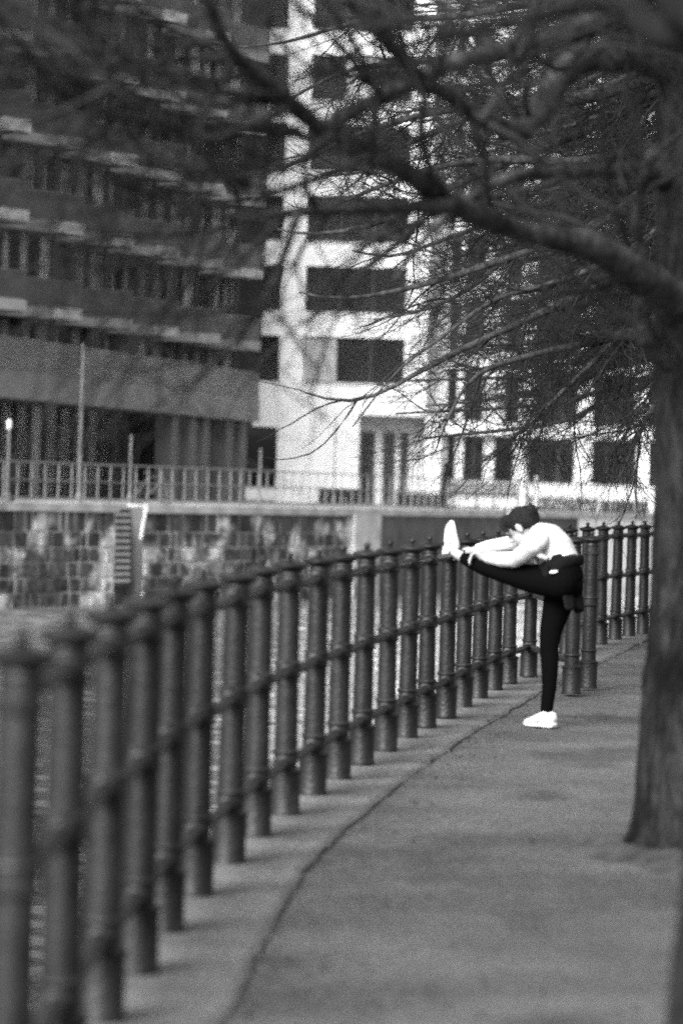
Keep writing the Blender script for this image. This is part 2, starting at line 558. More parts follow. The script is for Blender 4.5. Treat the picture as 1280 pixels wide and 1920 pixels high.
# stair opening in the middle segment
sp, se, sn, sL = along(FW[1], FW[2])
s_at = [ (lambda t: t)(t) for t in (0,)]
def s_for_px(x, y=1000):
    best = None
    for s in np.linspace(0, sL, 400):
        pt = sp + se * s
        px = pt[0] / pt[1] * F
        xx = 640 + px - (y - 960) * SR
        if best is None or abs(xx - x) < best[0]:
            best = (abs(xx - x), s)
    return best[1]
s0, s1 = s_for_px(219), s_for_px(270)
for (p, q) in segs:
    p0, e, n, L = along(p, q)
    if (p, q) == segs[1]:
        quay_strip(mo, p0, p0 + e * s0, WATER_Z - 0.5, FAR_Z - 0.17, -0.6, -0.045)
        quay_strip(mo, p0 + e * s1, q, WATER_Z - 0.5, FAR_Z - 0.17, -0.6, -0.045)
    else:
        quay_strip(mo, p, q, WATER_Z - 0.5, FAR_Z - 0.17, -0.6, -0.045)
mo.build('mortar_core', M_MORTAR, wall)
nst = 0
courses = [(-1.95, -1.56), (-1.54, -1.17), (-1.15, -0.76), (-0.74, -0.36), (-0.34, 0.06), (0.08, 0.59)]
for (p, q) in segs:
    p0, e, n, L = along(p, q)
    ranges = [(0, L)]
    if (p, q) == segs[1]:
        ranges = [(0, s0 - 0.02), (s1 + 0.02, L)]
    if (p, q) == segs[0]:
        ranges = [(L - 2.6, L)]
    for (a, c) in ranges:
        for ci, (z0, z1) in enumerate(courses):
            s = a
            while s < c - 0.05:
                ln = min(random.choice((0.36, 0.45, 0.55, 0.68, 0.8)), c - s)
                if c - s - ln < 0.25:
                    ln = c - s
                g = random.uniform(0.05, 0.17)
                pr = random.uniform(-0.012, 0.02)
                bb = MB()
                A, B = p0 + e * (s + g / 2), p0 + e * (s + ln - g / 2)
                h = random.uniform(-0.03, 0.03)
                back = -0.10
                ins = 0.025
                f0 = [(A + n * back), (B + n * back)]
                vs = [(*f0[0], z0 + 0.01), (*f0[1], z0 + 0.01), (*f0[1], z1 - 0.01), (*f0[0], z1 - 0.01)]
                A2, B2 = p0 + e * (s + g / 2 + ins) + n * pr, p0 + e * (s + ln - g / 2 - ins) + n * pr
                Am, Bm = A + n * (pr - 0.03), B + n * (pr - 0.03)
                vs += [(*Am, z0 + 0.01), (*Bm, z0 + 0.01), (*Bm, z1 - 0.01), (*Am, z1 - 0.01)]
                vs += [(*A2, z0 + 0.04 + h), (*B2, z0 + 0.04 - h), (*B2, z1 - 0.04 + h), (*A2, z1 - 0.04)]
                fs = [(8, 9, 10, 11)]
                for k in range(4):
                    k2 = (k + 1) % 4
                    fs.append((k, k2, 4 + k2, 4 + k)); fs.append((4 + k, 4 + k2, 8 + k2, 8 + k))
                bb.add(vs, fs)
                bb.build('stone_block', M_STONE, wall)
                nst += 1
                s += ln
for (p, q) in segs:
    p0, e, n, L = along(p, q)
    rr = [(0, s0), (s1, L)] if (p, q) == segs[1] else [(0, L)]
    for (a, c) in rr:
        s = a
        while s < c - 0.01:
            ln = min(1.5, c - s)
            if c - s - ln < 0.6: ln = c - s
            bb = MB()
            quay_strip(bb, p0 + e * (s + 0.006), p0 + e * (s + ln - 0.006), FAR_Z - 0.17, FAR_Z + 0.04 + random.uniform(-.006, .006), -0.55, 0.09)
            if (p0 + e * (s + ln))[1] > 95:
                bb.build('coping_stone', M_COPE_FAR, wall)
            s += ln
# water stair: steps going down to the canal between the two lengths of wall
stair = thing('water_stair', (*(sp + se * (s0 + s1) / 2), WATER_Z), 'narrow stone stair with pale handrail let into the dark quay wall', 'stairs')
nstep = 12
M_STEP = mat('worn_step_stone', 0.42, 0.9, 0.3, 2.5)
for i in range(nstep):
    zt = FAR_Z - 0.03 - 0.18 * i
    n1 = -0.42 + 0.030 * i
    e1_ = s1 - 0.04 - 0.045 * i
    bb = MB(); quay_strip(bb, sp + se * (s0 + 0.02), sp + se * e1_, zt - 0.07, zt, -0.60, n1)
    bb.build('tread', M_STEP, stair)
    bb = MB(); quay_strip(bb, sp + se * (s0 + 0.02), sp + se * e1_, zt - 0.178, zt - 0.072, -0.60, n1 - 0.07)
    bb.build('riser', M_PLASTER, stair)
bb = MB(); quay_strip(bb, sp + se * (s0 - 0.3), sp + se * (s1 + 0.3), WATER_Z - 0.5, FAR_Z - 0.006, -0.85, -0.605)
bb.build('back_wall', M_PLASTER, stair)
bb = MB(); quay_strip(bb, sp + se * (s1 - 0.028), sp + se * (s1 - 0.002), WATER_Z - 0.5, FAR_Z - 0.02, -0.60, -0.03)
bb.build('side_wall', M_PLASTER, stair)
hd = (sp + se * s1)[1]
bb = MB().tube([P(271, 958, hd - 0.1), P(272, 966, hd - 0.2), P(268, 985, hd - 0.5), P(264, 1011, hd - 0.8)], 0.04, 8)
bb.build('handrail', mat('white_handrail', 0.42, 0.5), stair)

m = MB()
notch = [sp + se * s0, sp + se * s0 - sn * 0.6, sp + se * s1 - sn * 0.6, sp + se * s1]
poly = [tuple(p) for p in FW[:2]] + [(q[0], q[1]) for q in notch] + [tuple(p) for p in FW[2:]] + [(900, 700), (900, 2500), (-900, 2500), (-900, 75)]
m.prism([(x, y) for x, y in poly], WATER_Z - 0.5, FAR_Z - 0.002)
# keep only the top so the quay walls stand in front of the rest
m.f = [m.f[1]]
tag(m.build('far_promenade', M_FARGROUND, origin=(0, 0, FAR_Z)), kind='structure')


# smooth plastered length and pale length further right
pw = thing('plastered_quay_wall', (5, 131, WATER_Z), 'smooth dark plastered quay wall behind the stretching runner', 'wall')
mo = MB(); quay_strip(mo, FW[3], FW[4], WATER_Z - 0.5, FAR_Z - 0.16, -0.6, 0.03); mo.build('wall_face', M_PLASTER, pw)
mo = MB(); quay_strip(mo, FW[4], FW[5], WATER_Z - 0.5, FAR_Z - 0.16, -0.6, 0.035); mo.build('wall_face', M_PLASTER, pw)
mo = MB(); p0, e, n, L = along(FW[3], FW[4]); quay_strip(mo, p0 - e * 0.1, p0 + e * 2.2, WATER_Z - 0.5, FAR_Z - 0.165, -0.3, 0.14)
mo.build('pale_pier', mat('pale_pier_render', 0.46, 0.9, 0.35, 2.2, spots=(0.10, 1.6, 0.62, 0.05, (1, 1, 0.6))), pw)
lw = thing('pale_quay_wall', (11, 146, WATER_Z), 'bright pale length of quay wall at the right beyond the far bollards', 'wall')
mo = MB(); quay_strip(mo, FW[5], FW[6], WATER_Z - 0.5, FAR_Z - 0.16, -0.6, 0.03); quay_strip(mo, FW[6], FW[7], WATER_Z - 0.5, FAR_Z - 0.16, -0.6, 0.032)
mo.build('wall_face', M_PALEWALL, lw)
for w_, (i0, i1) in ((pw, (3, 5)), (lw, (5, 7))):
    for i in range(i0, i1):
        p0, e, n, L = along(FW[i], FW[i + 1])
        s = 0
        while s < min(L, 16) - 0.01:
            ln = min(2.4, L - s)
            bb = MB(); quay_strip(bb, p0 + e * (s + 0.008), p0 + e * (s + ln - 0.008), FAR_Z - 0.16, FAR_Z + 0.04, -0.55, 0.10)
            bb.build('coping_stone', M_COPE_FAR, w_)
            s += ln

# ---- promenade railing over the quay wall
rail = thing('promenade_railing', (0, 119, FAR_Z), 'thin grey metal railing with upright posts on top of the far quay wall', 'railing')
pts = [np.array(p) for p in FW[:7]]
for i in range(6):
    p0, e, n, L = along(pts[i], pts[i + 1])
    a0 = L - 3.2 if i == 0 else 0
    for z, r in ((1.10, 0.024), (0.63, 0.02), (0.18, 0.018)):
        bb = MB().tube([(*(p0 + e * a0 - n * 0.15), FAR_Z + z), (*(p0 + e * L - n * 0.15), FAR_Z + z)], r, 6)
        bb.build('rail', M_RAIL_GREY, rail)
    s = a0 + 0.3
    while s < L:
        q = p0 + e * s - n * 0.15
        bb = MB().box((q[0] - 0.018, q[1] - 0.018, FAR_Z + 0.0405), (q[0] + 0.018, q[1] + 0.018, FAR_Z + 1.12))
        bb.build('upright', M_RAIL_GREY, rail)
        s += 0.68

# ================================================================== LEFT BUILDING: saw-tooth balconies
A0 = np.array([-11.0, 131.0])
E = np.array([1.46, 6.3]); BAY = float(np.linalg.norm(E)); E = E / BAY
N = np.array([E[1], -E[0]])
def LB(s, n):
    q = A0 + E * s + N * n
    return (q[0], q[1])
bld = thing('apartment_building', (*LB(16, -5), FAR_Z), 'grey apartment block with stepped saw-tooth balconies across the canal', 'building')
S_MIN, S_MAX = -2 * BAY, 5 * BAY
FLOOR1, PITCHZ = 7.15, 3.05
NF = 7
mb = MB()
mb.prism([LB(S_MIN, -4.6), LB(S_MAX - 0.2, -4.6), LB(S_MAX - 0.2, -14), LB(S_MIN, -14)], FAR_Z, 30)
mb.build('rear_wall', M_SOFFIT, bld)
mb = MB()
mb.prism([LB(S_MAX - 0.2, -14), LB(S_MAX - 0.2, -1.2), LB(S_MAX + 0.1, -1.2), LB(S_MAX + 0.1, -14)], FAR_Z, 30)
mb.build('end_wall', M_FASCIA, bld)
# first-floor band
s = S_MIN
while s < S_MAX - 0.1:
    mb = MB(); mb.prism([LB(s + 0.01, 0.12), LB(s + BAY - 0.01, 0.12), LB(s + BAY - 0.01, -3.3), LB(s + 0.01, -3.3)], 4.16, 5.12)
    fa = mb.build('fascia', mat('first_floor_concrete', 0.19, 0.9, 0.15, 0.8), bld)
    for k in range(2):
        a = s + 0.03 + k * BAY / 2
        mb = MB(); mb.prism([LB(a, 0.06), LB(a + BAY / 2 - 0.05, 0.06), LB(a + BAY / 2 - 0.05, 0.03), LB(a, 0.03)], 5.14, 6.17)
        mb.build('balustrade', M_PANEL, fa)
    mb = MB(); mb.prism([LB(s + 0.01, 0.09), LB(s + BAY - 0.01, 0.09), LB(s + BAY - 0.01, 0.0), LB(s + 0.01, 0.0)], 6.175, 6.225)
    mb.build('handrail', M_RAIL_GREY, fa)
    s += BAY
random.seed(21)
for f in range(NF):
    zs = FLOOR1 + f * PITCHZ
    for i in range(-1, 6):
        a, c = (i - 1) * BAY, i * BAY
        inset = -2.6
        mb = MB()
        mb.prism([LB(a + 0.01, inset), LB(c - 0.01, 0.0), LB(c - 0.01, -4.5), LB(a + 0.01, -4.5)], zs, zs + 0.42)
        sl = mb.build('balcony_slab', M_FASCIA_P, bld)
        mb = MB()
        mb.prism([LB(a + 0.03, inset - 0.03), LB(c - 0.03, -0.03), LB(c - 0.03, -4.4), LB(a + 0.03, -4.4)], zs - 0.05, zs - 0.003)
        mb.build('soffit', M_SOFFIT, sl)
        # balustrade in two panels
        for k in range(2):
            t0, t1 = 0.01 + k * 0.5, 0.49 + k * 0.5
            p0 = np.array(LB(a, inset + 0.05)); p1 = np.array(LB(c, 0.05))
            q0, q1 = p0 + (p1 - p0) * t0, p0 + (p1 - p0) * t1
            nn = np.array([(p1 - p0)[1], -(p1 - p0)[0]]); nn /= np.linalg.norm(nn)
            mb = MB(); mb.prism([q0, q1, q1 + nn * 0.035, q0 + nn * 0.035], zs + 0.44, zs + 1.34)
            mb.build('balustrade', M_PANEL, sl)
        mb = MB(); mb.prism([p0 - nn * 0.01, p1 - nn * 0.01, p1 + nn * 0.06, p0 + nn * 0.06], zs + 1.35, zs + 1.40)
        mb.build('handrail', M_RAIL_GREY, sl)
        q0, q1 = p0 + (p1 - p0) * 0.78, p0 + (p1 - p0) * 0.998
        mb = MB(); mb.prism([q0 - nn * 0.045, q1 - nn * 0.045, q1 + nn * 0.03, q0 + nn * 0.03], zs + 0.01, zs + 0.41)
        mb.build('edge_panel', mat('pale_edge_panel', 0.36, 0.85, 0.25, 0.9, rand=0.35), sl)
for i in range(-1, 6):
    a = i * BAY
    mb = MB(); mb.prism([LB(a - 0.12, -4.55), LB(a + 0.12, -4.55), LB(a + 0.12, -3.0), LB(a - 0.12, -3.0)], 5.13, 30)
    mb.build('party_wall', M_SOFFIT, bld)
def lb_pane(name, s, e_, n, z0, z1, m, parent, th=0.03):
    mb = MB(); mb.prism([LB(s, n), LB(e_, n), LB(e_, n - th), LB(s, n - th)], z0, z1)
    return mb.build(name, m, parent)
for f in range(-1, NF - 1):
    z0 = (5.13 if f < 0 else FLOOR1 + f * PITCHZ + 0.43)
    z1 = (FLOOR1 if f < 0 else FLOOR1 + (f + 1) * PITCHZ) - 0.06
    for i in range(-1, 6):
        a, c = (i - 1) * BAY + 0.15, i * BAY - 0.15
        def T(x, off):                                       # window line runs parallel to the slanting balcony edge
            t = (x - a) / (c - a)
            return LB(x, -2.6 * (1 - t) - 0.95 - off)
        npan = 7
        wd = (c - a) / npan
        mb = MB()
        for k in range(npan + 1):
            x = a + k * wd
            mb.prism([T(x - 0.05, 0), T(x + 0.05, 0), T(x + 0.05, 0.13), T(x - 0.05, 0.13)], z0, z1)
        fr = mb.build('window', M_FRAME, bld)
        mb = MB(); mb.prism([T(a, 0.55), T(c, 0.55), T(c, 0.65), T(a, 0.65)], z0, z1)
        mb.build('room_wall', M_ROOM, fr)
        for k in range(npan):
            x = a + k * wd + 0.055
            xe = x + wd - 0.11
            mb = MB(); mb.prism([T(x, 0.05), T(xe, 0.05), T(xe, 0.07), T(x, 0.07)], z0 + 0.02, z1 - 0.02)
            mb.build('pane', M_GLASS, fr)
            if random.random() < 0.75:
                cw = (xe - x) * (random.uniform(0.85, 1.0) if random.random() < 0.45 else random.uniform(0.3, 0.65))
                off = random.uniform(0, xe - x - cw)
                n_f, vs = 9, []
                for j in range(n_f):
                    q = T(x + off + cw * j / (n_f - 1), 0.16 + (0.07 if j % 2 else 0.0))
                    vs += [(q[0], q[1], z0 + 0.03), (q[0], q[1], z1 - 0.03)]
                MB().add(vs, [(2 * j, 2 * j + 2, 2 * j + 3, 2 * j + 1) for j in range(n_f - 1)]).build('curtain', M_CURTAIN, fr)
# ground floor
nm = 26
for k in range(nm):
    a = S_MIN + (S_MAX - S_MIN) * k / nm; c = S_MIN + (S_MAX - S_MIN) * (k + 1) / nm
    mb = MB(); mb.prism([LB(a - 0.06, -1.6), LB(a + 0.06, -1.6), LB(a + 0.06, -1.8), LB(a - 0.06, -1.8)], FAR_Z, 4.15)
    mu = mb.build('mullion', M_SOFFIT, bld)
    lb_pane('pane', a + 0.07, c - 0.07, -1.68, FAR_Z + 0.05, 4.14, M_GLASS, mu, 0.02)
    if random.random() < 0.35:
        lb_pane('curtain', a + 0.1, c - 0.1, -2.2, FAR_Z + 0.05, 4.1, M_CURTAIN if random.random() < .3 else M_FASCIA, mu, 0.02)
for sx in (20.5, 23.2, 25.2, 28.9, 31.2):
    mb = MB(); mb.prism([LB(sx - 0.55, -0.25), LB(sx + 0.55, -0.25), LB(sx + 0.55, -0.9), LB(sx - 0.55, -0.9)], FAR_Z, 4.158)
    mb.build('column', M_COLUMN, bld)

# ================================================================== WHITE BUILDING
WD = 168.0
SC = F / WD
def wx(x, y): return P(x, y, WD)[0]
def wz(x, y): return P(x, y, WD)[2]
def facade(root, D, x0, x1, zb, zt, rows, m_wall, depth=0.45, back=8.0):
    """rows: list of (z0, z1, [(xa, xb, npanes, blind)]) openings from the ground up; wall is built round them"""
    mb = MB()
    z = zb
    for (z0, z1, ops) in rows:
        if z0 > z:
            mb.box((x0, D, z), (x1, D + depth, z0))
        xs = x0
        for (xa, xb, npn, bl) in ops:
            if xa > xs:
                mb.box((xs, D + 0.0, z0), (xa, D + depth, z1))
            xs = xb
        if x1 > xs:
            mb.box((xs, D, z0), (x1, D + depth, z1))
        z = z1
    if zt > z:
        mb.box((x0, D, z), (x1, D + depth, zt))
    mb.build('wall', m_wall, root)
    bk = MB().box((x0 + 0.02, D + 1.8, zb), (x1 - 0.02, D + back, zt - 0.02))
    bk.build('interior', M_ROOM, root)
    for (z0, z1, ops) in rows:
        for (xa, xb, npn, bl) in ops:
            fr = MB()
            t = 0.07
            fr.box((xa, D + 0.22, z0), (xb, D + 0.30, z0 + t)); fr.box((xa, D + 0.22, z1 - t), (xb, D + 0.30, z1))
            ww = (xb - xa) / npn
            for k in range(npn + 1):
                xc = min(max(xa + k * ww, xa + t / 2), xb - t / 2)
                fr.box((xc - t / 2, D + 0.221, z0 + t), (xc + t / 2, D + 0.299, z1 - t))
            win = fr.build('window', M_FRAME, root)
            for k in range(npn):
                xl, xr = xa + k * ww + t * 0.5, xa + (k + 1) * ww - t * 0.5
                MB().box((xl, D + 0.25, z0 + t), (xr, D + 0.27, z1 - t)).build('pane', M_GLASS, win)
                if bl == k:
                    MB().box((xl, D + 0.15, z0 + t), (xr, D + 0.17, z1 - t)).build('blind', M_BLIND, win)
            MB().box((xa - 0.05, D - 0.07, z0 - 0.06), (xb + 0.05, D - 0.003, z0 - 0.005)).build('sill', m_wall, win)

wb = thing('white_building', (0, WD + 4, FAR_Z), 'bright white apartment block with wide dark windows facing the canal', 'building')
X0 = wx(526, 600); X1 = wx(803, 600)
rows = []
zg = wz(565, 716)
win_h, pit = wz(565, 630) - zg, (wz(570, 366) - wz(562, 630)) / 2
# ground floor opening of the porch
pz1 = wz(750, 780)
rows.append((FAR_Z + 0.06, pz1, []))
nxt = zg
for k in range(8):
    z0 = zg + k * pit
    blind = {0: 0, 4: 1}.get(k, -1)
    ops = [(-1.86, 2.55, 3, blind)]
    rows.append((z0, z0 + win_h, ops))
# lower part split round the porch recess
root = wb
mbw = MB()
PXL, PXR = wx(672, 850), wx(826, 850)
mbw.box((X0, WD, FAR_Z - 0.1), (PXL, WD + 0.45, pz1)); mbw.box((PXR, WD, FAR_Z - 0.1), (X1, WD + 0.45, pz1))
mbw.box((X0, WD, pz1), (X1, WD + 0.45, zg))
mbw.build('ground_floor_wall', M_WHITE, root)
facade(root, WD, X0, X1, zg, 30.0, rows[1:], M_WHITE)
# recessed strip of loggia windows on the left side of the block
for k in range(8):
    z0 = zg + k * pit
    mb = MB().box((X0 - 0.85, WD + 0.9, z0), (X0 - 0.003, WD + 0.98, z0 + win_h))
    g = mb.build('loggia_pane', M_GLASS, root)
    MB().box((X0 - 4.5, WD + 1.2, z0 - 0.5), (X0 - 0.003, WD + 1.4, z0 + win_h + 0.5)).build('loggia_back', M_ROOM, root)
    MB().box((X0 - 0.80, WD + 0.05, z0 + win_h + 0.003), (X0 - 0.004, WD + 1.19, z0 + pit - 0.003)).build('balcony_edge', M_WHITE, root)
MB().box((X0 - 1.1, WD + 0.05, wz(490, 800)), (X0 - 0.004, WD + 1.19, zg - 0.003)).build('balcony_edge', M_WHITE, root)
# flared cornice band over the ground floor, porch
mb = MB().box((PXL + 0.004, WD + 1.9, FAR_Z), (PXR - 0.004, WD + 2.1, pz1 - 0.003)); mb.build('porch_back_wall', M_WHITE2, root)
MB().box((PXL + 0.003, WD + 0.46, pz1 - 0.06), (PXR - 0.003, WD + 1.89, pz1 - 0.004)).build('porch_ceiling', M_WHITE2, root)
for (xa, xb) in ((676, 702), (717, 740), (750, 765)):
    a, c = wx(xa, 880), wx(xb, 880)
    fr = MB().box((a, WD + 1.80, FAR_Z), (c, WD + 1.88, pz1 - 0.7)).build('door', mat('dark_door_leaf', 0.06, 0.4), root)
    MB().box((a + 0.08, WD + 1.77, FAR_Z + 0.3), (c - 0.08, WD + 1.795, pz1 - 0.8)).build('pane', M_GLASS, fr)
# right wing
WR = WD + 2.0
wr = thing('white_wing_building', (9, WR + 4, FAR_Z), 'pale lower block with broad dark windows behind the bare trees', 'building')
def rx(x, y): return P(x, y, WR)[0]
def rz(x, y): return P(x, y, WR)[2]
zs0, zs1 = rz(1030, 907), rz(1030, 822)
row0 = [(rx(838, 860), rx(852, 860), 1, -1), (rx(868, 860), rx(906, 860), 2, -1), (rx(926, 860), rx(962, 860), 1, -1),
        (rx(986, 860), rx(1076, 860), 3, -1), (rx(1109, 860), rx(1192, 860), 3, -1), (rx(1216, 860), rx(1300, 860), 3, -1)]
pr = rz(1030, 822) - rz(1030, 822)
rows = [(zs0, zs1, row0)]
z = zs1 + 0.65
for k in range(8):
    ops = [(rx(838, 760), rx(856, 760), 1, -1), (rx(868, 760), rx(905, 760), 2, -1), (rx(944, 760), rx(972, 760), 1, -1),
           (rx(1000, 760), rx(1082, 760), 3, -1), (rx(1110, 760), rx(1190, 760), 3, -1), (rx(1216, 760), rx(1300, 760), 3, -1)]
    rows.append((z, z + 2.25, ops))
    z += 3.05
facade(wr, WR, X1 + 0.01, 22.0, FAR_Z - 0.1, 29.0, rows, M_WHITE2)
MB().box((X1 + 0.02, WR - 0.5, zs1 + 0.05), (rx(940, 790), WR - 0.004, zs1 + 0.62)).build('canopy', M_WHITE, wr)

# ================================================================== NEAR RAILING OF IRON POSTS
post_prof = [(.067, 0), (.067, .010), (.063, .020), (.063, .172), (.069, .176), (.069, .186), (.056, .192), (.050, .198), (.050, .250), (.056, .255),
             (.059, .262), (.056, .269), (.049, .273), (.047, .568), (.056, .572), (.059, .579), (.052, .586), (.052, .622), (.059, .629), (.056, .637),
             (.047, .642), (.045, .925), (.053, .930), (.054, .940), (.046, .946), (.045, .990), (.050, .996), (.046, 1.002), (.044, 1.010)]
cap_prof = [(.044, 1.0102), (.050, 1.016), (.068, 1.028), (.073, 1.034), (.073, 1.042), (.060, 1.048), (.034, 1.055), (.014, 1.062), (.010, 1.066), (.013, 1.070),
            (.0165, 1.078), (.0155, 1.086), (.010, 1.092), (.003, 1.0945)]
tmp = MB().lathe(post_prof, 22); tmp_cap = MB().lathe(cap_prof, 22)
def as_mesh(mb, name, m, smooth=True):
    me = bpy.data.meshes.new(name); me.from_pydata(mb.v, [], mb.f); me.materials.append(m)
    if smooth:
        me.polygons.foreach_set('use_smooth', [True] * len(me.polygons))
        me.set_sharp_from_angle(angle=math.radians(38))
    me.update(); return me
POST_ME, CAP_ME = as_mesh(tmp, 'post', M_IRON), as_mesh(tmp_cap, 'cap', M_IRON)
RAIL_Z = (0.225, 0.604, 0.968)
def railing(name, posts, label, skip=(), group='iron post railings along the near bank'):
    base = posts[len(posts) // 2]
    root = thing(name, base, label, 'railing', group)
    for p in posts:
        o = link('post', POST_ME, root, p)
        o.rotation_euler = (random.uniform(-.006, .006), random.uniform(-.006, .006), random.uniform(0, 6.28))
        c = bpy.data.objects.new('cap', CAP_ME); COL.objects.link(c); c.parent = o
    for i in range(len(posts) - 1):
        if i in skip:
            continue
        rails(root, posts[i], posts[i + 1])
    return root
def rails(root, p, q, levels=RAIL_Z):
    L = np.linalg.norm(q - p); e = (q - p) / L
    for z in levels:
        n = 7
        sag = 0.006 + random.uniform(0, 0.010)
        pts = [p + e * L * t + np.array([0, 0, z - sag * 4 * t * (1 - t)]) for t in np.linspace(0, 1, n)]
        mb = MB().tube(pts, 0.022, 10)
        for t in (0.085 / L, 1 - 0.085 / L):          # coupling beads beside the posts
            c = p + e * L * t + np.array([0, 0, z])
            mb.tube([c - e * 0.022, c - e * 0.014, c, c + e * 0.014, c + e * 0.022], [0.024, 0.033, 0.036, 0.033, 0.024], 12)
        mb.build('rail', M_IRON, root, smooth=True)
r1 = railing('iron_railing', main_posts, 'long curving row of dark iron posts joined by three rails along the near canal edge')
r2 = railing('iron_railing', landing_posts, 'pair of dark iron posts standing on the path just behind the stretching runner', skip=(0,))
rails(r2, landing_posts[0], main_posts[-1])
r3 = railing('iron_railing', far_posts, 'short row of dark iron posts at the right beyond the runner, beside the tree trunk')

# ================================================================== TREES (bare, early spring)
def smooth_path(pts, n):
    pts = np.array(pts, float)
    t = np.concatenate([[0], np.cumsum(np.linalg.norm(np.diff(pts[:, :3], axis=0), axis=1))]); t /= t[-1]
    tt = np.linspace(0, 1, n)
    # Catmull-Rom through the points
    out = np.zeros((n, pts.shape[1]))
    for k, u in enumerate(tt):
        i = int(np.clip(np.searchsorted(t, u) - 1, 0, len(t) - 2))
        f_ = (u - t[i]) / max(t[i + 1] - t[i], 1e-9)
        p0, p1, p2, p3 = pts[max(i - 1, 0)], pts[i], pts[i + 1], pts[min(i + 2, len(pts) - 1)]
        out[k] = 0.5 * ((2 * p1) + (-p0 + p2) * f_ + (2 * p0 - 5 * p1 + 4 * p2 - p3) * f_ ** 2 + (-p0 + 3 * p1 - 3 * p2 + p3) * f_ ** 3)
    return out

def grow(paths, rads, count, t0, t1, lmin, lmax, amin, amax, n, wander, droop, lift, rmax, rng, tipbias=0.4, keep=None, bias=None):
    """children of an (M,n,3) stack of branch paths"""
    M, k = paths.shape[0], paths.shape[1]
    T = M * count
    idx = np.repeat(np.arange(M), count)
    t = t0 + (t1 - t0) * rng.random(T)
    fi = t * (k - 1); i0 = np.clip(fi.astype(int), 0, k - 2); fr = (fi - i0)[:, None]
    a, b_ = paths[idx, i0], paths[idx, i0 + 1]
    p = a + (b_ - a) * fr
    r0 = rads[idx, i0] * (1 - fr[:, 0]) + rads[idx, i0 + 1] * fr[:, 0]
    tan = b_ - a; tan /= np.linalg.norm(tan, axis=1)[:, None] + 1e-9
    rv = rng.normal(size=(T, 3))
    if bias is not None:
        rv += np.array(bias)
    perp = rv - tan * np.sum(rv * tan, axis=1)[:, None]
    perp /= np.linalg.norm(perp, axis=1)[:, None] + 1e-9
    ang = np.radians(amin + (amax - amin) * rng.random(T))[:, None]
    dr = tan * np.cos(ang) + perp * np.sin(ang)
    L = (lmin + (lmax - lmin) * rng.random(T)) * (1 - tipbias * t)
    step = (L / (n - 1))[:, None]
    out = np.zeros((T, n, 3)); out[:, 0] = p
    kink = rng.normal(size=(T, 3)) * wander
    for j in range(1, n):
        f_ = j / (n - 1)
        g = np.zeros((T, 3)); g[:, 2] = -droop * (1 - f_) + lift * f_
        kink = 0.5 * kink + rng.normal(size=(T, 3)) * wander
        dr = dr + kink + g
        dr /= np.linalg.norm(dr, axis=1)[:, None]
        out[:, j] = out[:, j - 1] + dr * step
    rr = np.minimum(r0 * 0.62, rmax)[:, None] * np.linspace(1, 0.35, n)[None, :]
    if keep is not None:
        mk = keep(out[:, n // 2])
        out, rr = out[mk], rr[mk]
    return out, rr

def in_view(mx0=-250, mx1=1480, my0=-260, my1=1500):
    def f_(p):
        u = p[:, 0] / p[:, 1] * F; v = (CAM_Z - p[:, 2]) / p[:, 1] * F - 42
        x = u * CR - v * SR + 640; y = u * SR + v * CR + 960
        return (x > mx0) & (x < mx1) & (y > my0) & (y < my1)
    return f_

def crown_edge(p):
    u = p[:, 0] / p[:, 1] * F; v = (CAM_Z - p[:, 2]) / p[:, 1] * F - 42
    x = u * CR - v * SR + 640; y = u * SR + v * CR + 960
    pr = np.clip((x - 560) / 330, 0.05, 1.0)                      # the crown thins out towards its tips
    pr = np.where(y < 420, np.clip((x - 380) / 260, 0.1, 1.0), pr)
    return view(p) & (np.random.default_rng(len(p)).random(len(p)) < pr)

def tube_batch(paths, rads, sides=3):
    T, n, _ = paths.shape
    tan = np.gradient(paths, axis=1); tan /= np.linalg.norm(tan, axis=2)[..., None] + 1e-9
    ref = np.where(np.abs(tan[:, :, 2:3]) > 0.8, np.array([0, 1.0, 0]), np.array([0, 0, 1.0]))
    u = np.cross(tan, ref); u /= np.linalg.norm(u, axis=2)[..., None] + 1e-9
    w_ = np.cross(tan, u)
    an = np.arange(sides) * 2 * math.pi / sides
    ring = u[:, :, None, :] * np.cos(an)[None, None, :, None] + w_[:, :, None, :] * np.sin(an)[None, None, :, None]
    V = paths[:, :, None, :] + ring * rads[:, :, None, None]
    base = (np.arange(T) * n * sides)[:, None, None] + (np.arange(n - 1) * sides)[None, :, None] + np.arange(sides)[None, None, :]
    nx = (np.arange(T) * n * sides)[:, None, None] + (np.arange(n - 1) * sides)[None, :, None] + ((np.arange(sides) + 1) % sides)[None, None, :]
    Fq = np.stack([base, nx, nx + sides, base + sides], axis=-1).reshape(-1, 4)
    return V.reshape(-1, 3), Fq

